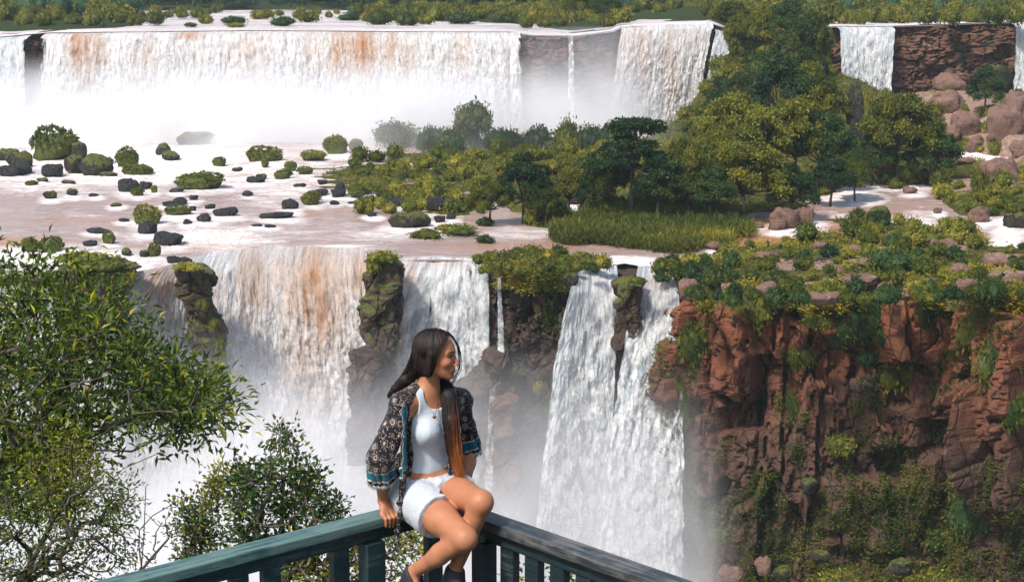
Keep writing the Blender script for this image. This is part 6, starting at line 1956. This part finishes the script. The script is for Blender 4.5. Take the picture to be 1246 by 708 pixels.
# fringe at the sleeve hems
frr = random.Random(3)
n = NT('pale_fringe'); n.set(col=(.35, .36, .34), rough=.9); M['fringe'] = n.m
for S_, r_ in ((RSL, .065), (LSL, .055)):
    mb = MB()
    ax = unit(S_[2] - S_[1]); b1 = unit(np.cross(ax, FW)); b2 = np.cross(ax, b1)
    for i in range(90):
        a = i / 90 * 2 * math.pi; c = S_[2] + (b1 * math.cos(a) + b2 * math.sin(a)) * r_
        e = c + ax * .008 - up * frr.uniform(.008, .018) + np.array([frr.gauss(0, .002), frr.gauss(0, .002), 0])
        v, f = tube([c, (c + e) / 2, e], [.0016, .0022, .0014], 4); mb.add(v - ORG, f)
    mb.build('fringe', M['fringe'], kim)


# shoes
def shoes_sdf(p):
    d = None
    for a_, k_ in (('ra', 'rk'), ('la', 'lk')):
        a = J[a_]; toe = a + np.array([.060, -.130, -.105]); heel = a + np.array([-.012, .030, -.085])
        s = smin(caps(p, heel + up * .022, toe + up * .012, .040, .036), caps(p, a - up * .012, heel + up * .03, .042, .042), .03)
        s = smin(s, caps(p, a + (J[k_] - a) * .02 - up * .01, a - up * .05, .041, .046), .02)
        s = np.maximum(s, -(p[:, 2] - (heel[2] - .012)))
        top_cut = (p - (a + up * .018)) @ unit(J[k_] - a); s = np.maximum(s, top_cut)
        d = s if d is None else np.minimum(d, s)
    return d


n = NT('black_canvas'); n.set(col=(.018, .022, .028), rough=.7); n.bump(n.noise(n.coord(), 120, 3), .3, .003); M['canvas'] = n.m
v, f = surface(shoes_sdf, (-.62, 6.85, -2.86), (.0, 7.35, -2.5), .004)
mk_mesh('shoes', v - ORG, f, M['canvas'], True, body_parent)
mb = MB()
for a_ in ('ra', 'la'):
    a = J[a_]; toe = a + np.array([.060, -.130, -.105]); heel = a + np.array([-.012, .030, -.085]); d_ = unit(toe - heel); s_ = unit(np.cross(d_, up))
    c = (toe + heel) / 2 - up * .016
    ring_ = [c + d_ * (.118 * math.cos(t)) + s_ * (.042 * math.sin(t)) for t in np.linspace(0, 2 * math.pi, 28)]
    for zz in (0,):
        v, f = tube([r_ + up * zz for r_ in ring_], .011, 6); mb.add(v - ORG, f)
    for k in range(4):
        q0 = a + d_ * (.035 + k * .018) - up * (.035 + k * .012)
        v, f = tube([q0 - s_ * .018, q0 + up * .012, q0 + s_ * .018], .0028, 5); mb.add(v - ORG, f)
n = NT('white_rubber'); n.set(col=(.5, .5, .5), rough=.6); M['rubber'] = n.m
mb.build('soles_and_laces', M['rubber'], body_parent)

# necklace
mb = MB()
a0 = J['neck'] + sh_ax * -.050 + up * .008 + FW * .02; b0 = J['neck'] + sh_ax * .05 + up * .006 + FW * .02; pend = Pn(528.5, 505, 7.30)
for a in (a0, b0):
    m = (a + pend) / 2 + FW * .018 - up * .012
    tt = np.linspace(0, 1, 9)[:, None]
    pts = a * (1 - tt) ** 2 + 2 * m * tt * (1 - tt) + pend * tt ** 2
    v, f = tube(pts, .0013, 4); mb.add(v - ORG, f)
v, f = ICO1; mb.add(v * (.0085, .004, .0095) + pend - up * .008 - ORG, f)
n = NT('bronze'); n.set(col=(.22, .12, .06), metal=.7, rough=.4); M['bronze'] = n.m
mb.build('necklace', M['bronze'], body_parent)

# hair
HA = [hd(-.060, -.015, -.005), Pn(505, 451, 7.43), Pn(493, 463, 7.41), Pn(481, 473, 7.42), Pn(474, 482, 7.50)]
HB = [hd(-.03, .045, -.030), Pn(537, 466, 7.47), Pn(546, 482, 7.41), Pn(549, 510, 7.355), Pn(551, 538, 7.335), Pn(555, 562, 7.325), Pn(560, 580, 7.33)]


def hair_sdf(p):
    q = (p - HO) @ HM
    d = ell(q, (-.014, 0, .029), (.101, .081, .082))
    line = q[:, 0] - (.050 + (q[:, 2] - .080) * .46) + .10 * np.clip(.035 - np.abs(q[:, 1]), 0, .035)
    d = smax(d, line, .008)
    d = smin(d, ell(q, (-.050, 0, -.045), (.055, .066, .070)), .02)
    d = smin(d, caps(q, (-.004, -.070, .01), (-.022, -.062, -.075), .016, .022), .014)
    d = smax(d, q[:, 0] - .028 - .5 * np.clip(q[:, 2], 0, 1), .006)
    d = smin(d, caps(p, hd(-.030, -.030, -.030), HA[1] + np.array([.02, 0, .012]), .046, .030), .02)
    ra_ = (.050, .036, .026, .018, .008)
    for i in range(len(HA) - 1): d = smin(d, caps(p, HA[i], HA[i + 1], ra_[i], ra_[i + 1]), .015)
    rb_ = (.038, .034, .034, .030, .024, .013, .002)
    for i in range(len(HB) - 1): d = smin(d, caps(p, HB[i], HB[i + 1], rb_[i], rb_[i + 1]), .012)
    return d


v, f = surface(hair_sdf, (-.66, 7.15, -2.35), (-.1, 7.68, -1.52), .0038)


def chain_t(p, C_):
    best = np.full(len(p), 9.); tt = np.zeros(len(p))
    for i in range(len(C_) - 1):
        ab = C_[i + 1] - C_[i]; t = np.clip(((p - C_[i]) @ ab) / (ab @ ab), 0, 1); dd_ = np.linalg.norm(p - C_[i] - t[:, None] * ab, axis=1)
        m = dd_ < best; best[m] = dd_[m]; tt[m] = i + t[m]
    return tt, best


def hair_col(p, rnd):
    tt, db = chain_t(p, HB); m = np.where(db < .06, np.clip((tt - 2.2) / 3.0, 0, 1), 0) * (p[:, 2] < hd(0, 0, -.13)[2])
    # the lengths are dyed: the outer side lighter
    side = np.clip(.45 + ((p - HB[3]) @ camr) / .045, 0, 1)
    m = m * (.10 + 1.0 * side)
    base = np.array([.009, .006, .006]); mid = np.array([.10, .030, .012]); tip = np.array([.40, .14, .038])
    m = np.clip(m + rnd * .14, 0, 1)[:, None]
    return np.where(m < .5, base + (mid - base) * m * 2, mid + (tip - mid) * (m * 2 - 1))


tt, db = chain_t(v, HB)
qq = (v - HO) @ HM
stripe = np.where((tt > .8) & (db < .06), v[:, 0] * 1.0 + v[:, 1] * .6, np.arctan2(qq[:, 1], qq[:, 0] + .02) * .10)
rid = (vnoise(np.stack([stripe * 190, v[:, 2] * 5, 0 * stripe], 1), 7) - .5)
g = unit(v - (v.mean(0)))
hair = mk_mesh('hair', v + g * (rid * .007)[:, None] - ORG, f, None, True, body_parent, cols={'Col': hair_col(v, rid * 1.6)})
n = NT('long_hair'); ca = n.attr('Col'); n.set(col=ca.outputs['Color'], rough=.55, spec=.3)
n.bump(n.noise(n.coord('Object', (1, 1, .12)), 260, 3), .7, .004); M['hair'] = n.m; hair.data.materials.append(M['hair'])
mb = MB(); hr_ = np.random.default_rng(6); cl = []


def strand(pts, r0, npts=12):
    pts, _ = resample(pts, npts)
    k = np.linspace(0, 1, npts)
    for _ in range(2): pts[1:-1] = pts[1:-1] * .5 + (pts[:-2] + pts[2:]) * .25
    v, f = tube(pts, r0 * (1.0 - .8 * k ** 2), 4, caps=False); mb.add(v - ORG, f); cl.append(hair_col(v, np.full(len(v), hr_.normal() * .5)))


for i in range(420):
    o_ = hr_.normal(size=3); o_ /= np.linalg.norm(o_)
    ws = (.038, .035, .038, .037, .034, .028, .018)
    pts = [c + o_ * w * hr_.uniform(.75, 1.18) + hr_.normal(size=3) * .002 for c, w in zip(HB, ws)]
    ph = hr_.uniform(0, 6.28); pts = [q_ + np.array([1, 0, 0]) * .006 * math.sin(ph + 1.9 * k_) for k_, q_ in enumerate(pts)]
    pts = pts[1:]
    if hr_.random() < .5: pts = pts[:-1] + [pts[-1] + hr_.normal(size=3) * .008]
    strand(pts, hr_.uniform(.0010, .0020))
for i in range(160):
    o_ = hr_.normal(size=3); o_ /= np.linalg.norm(o_)
    pts = [c + o_ * w * 1.03 + hr_.normal(size=3) * .0015 for c, w in zip(HA, (.050, .038, .028, .020, .012))]
    strand(pts, hr_.uniform(.0010, .0018), 8)
def scalp(x, phi, out=1.0):
    k_ = math.sqrt(max(.02, 1 - ((x + .014) / .103) ** 2))
    return hd(x, -math.sin(phi) * .083 * k_ * out, .029 + math.cos(phi) * .085 * k_ * out)


for i in range(420):      # combed from the parting over the side of the head and back into the lengths
    side = 1 if i < 330 else -1
    x0 = hr_.uniform(-.105, .050); j = hr_.normal(size=3) * .0012
    pts = []
    for t in np.linspace(0, 1, 7):
        x = x0 - .030 * t - .025 * t * t * (x0 > -.04); x = max(x, -.112)
        pts.append(scalp(x, side * math.radians(-14 + 112 * t), 1.0 + hr_.uniform(0, .015)) + j)
    if side > 0:
        w_ = hr_.normal(size=3) * .008
        pts += [hd(-.045 + .35 * (x0 + .03), -.066 + .1 * abs(w_[0]), -.045) + w_ * .6, np.array(HA[1]) + w_ * 1.8 + np.array([.012, -.012, 0]), np.array(HA[2]) + w_ * 1.6, np.array(HA[3]) + w_]
    strand(pts, hr_.uniform(.0009, .0017), 16)
for i in range(22):       # loose locks at the far side of the face
    j = hr_.normal(size=3) * .003
    strand([hd(.035, .040, .094) + j, hd(.066, .052, .066) + j, hd(.088, .060, .020) + j, hd(.092, .064, -.04) + j * 2, hd(.094, .064, -.085) + j * 2, hd(.066, .055, -.125) + j, np.array(HB[2]) + j], hr_.uniform(.0005, .0010), 16)
for i in range(40):       # strands falling by the cheek and ear
    j = hr_.normal(size=3) * .004
    strand([hd(.050, -.03, .090) + j, hd(.040, -.066, .060) + j, hd(.016, -.078, .010) + j, hd(.000, -.078, -.045) + j, hd(-.020, -.066, -.085) + j, np.array(HA[1]) + j], hr_.uniform(.0010, .0018), 12)
vv = np.vstack(mb.v); ff = np.vstack(mb.q)
mk_mesh('hair_strands', vv, ff, M['hair'], True, hair, cols={'Col': np.vstack(cl)})
# ------------------------------------------------------------------ spray and haze


def mat_mist(name, density, z0, fall_h, nscale, lo, hi, seed, col=(.95, .97, 1.0), fadex=None, fade_y=None, expo=1.0):
    n = NT(name); n.n.remove(n.b)
    v = n.new('ShaderNodeVolumePrincipled')
    v.inputs['Color'].default_value = (.99, .99, 1.0, 1)
    v.inputs['Anisotropy'].default_value = 0.0
    g = n.geo()
    s = n.new('ShaderNodeSeparateXYZ'); n.l(g, s.inputs[0])
    h = n.math('DIVIDE', n.math('SUBTRACT', s.outputs[2], z0), fall_h)
    k = n.math('POWER', n.math('SUBTRACT', 1.0, h, True), 1.6)
    mp = n.new('ShaderNodeMapping'); mp.inputs['Location'].default_value = (seed, seed * 2, seed); n.l(g, mp.inputs[0])
    ns = n.noise(mp.outputs[0], nscale, 3, .6, .3)
    m = n.ramp(ns, [(lo, 0), (hi, 1)])
    d = n.math('MULTIPLY', n.math('MULTIPLY', k, m), density)
    for ax, stops in (fadex or []):
        mr = n.new('ShaderNodeFloatCurve') if False else None
        r = n.ramp(n.math('DIVIDE', n.math('SUBTRACT', s.outputs[ax], stops[0]), stops[1] - stops[0], True), stops[2])
        d = n.math('MULTIPLY', d, r)
    n.l(d, v.inputs['Density'])
    n.l(v.outputs[0], n.out.inputs['Volume'])
    return n.m


def mist(mat, x0, x1, y0, y1, z0, z1):
    v, f = box_vf(((x0 + x1) / 2, (y0 + y1) / 2, (z0 + z1) / 2), ((x1 - x0) / 2, 0, 0), (0, (y1 - y0) / 2, 0), (0, 0, (z1 - z0) / 2))
    o = mk_mesh('spray_mist', v, f, mat, smooth=False)
    tag(o, kind='stuff')
    return o


mist(mat_mist('upper_spray', .38, -41, 22, .055, .34, .66, 3.0, fadex=[(0, (-170, 40, [(0, .6), (.2, 1), (.72, 1), (.82, .45), (.93, .55), (1, 0)])), (1, (375, 436, [(0, 0), (.35, .18), (.75, .9), (1, 1)]))]), -170, 40, 375, 452, -41, -16)
mist(mat_mist('gorge_spray', .50, -96, 51, .05, .36, .66, 8.0, fadex=[(0, (-90, 22, [(0, 1), (.6, 1), (.78, .7), (1, .35)])), (1, (160, 215, [(0, 0), (.5, .6), (1, 1)]))]), -90, 24, 160, 226, -96.5, -42)

mist(mat_mist('gap_spray', .075, -40, 40, .06, .30, .6, 5.0, fadex=[(0, (0, 34, [(0, 0), (.2, 1), (.75, 1), (1, 0)]))]), 0, 34, 424, 442, -41, -13)
n = NT('aerial_haze'); n.n.remove(n.b)
v_ = n.new('ShaderNodeVolumePrincipled'); v_.inputs['Color'].default_value = (.72, .93, 1.0, 1); v_.inputs['Density'].default_value = .00007; v_.inputs['Anisotropy'].default_value = .0
n.l(v_.outputs[0], n.out.inputs['Volume'])
v, f = box_vf((0, 1200, -48), (1000, 0, 0), (0, 1290, 0), (0, 0, 50.5))
hz = mk_mesh('haze', v, f, n.m, smooth=False); tag(hz, kind='stuff')
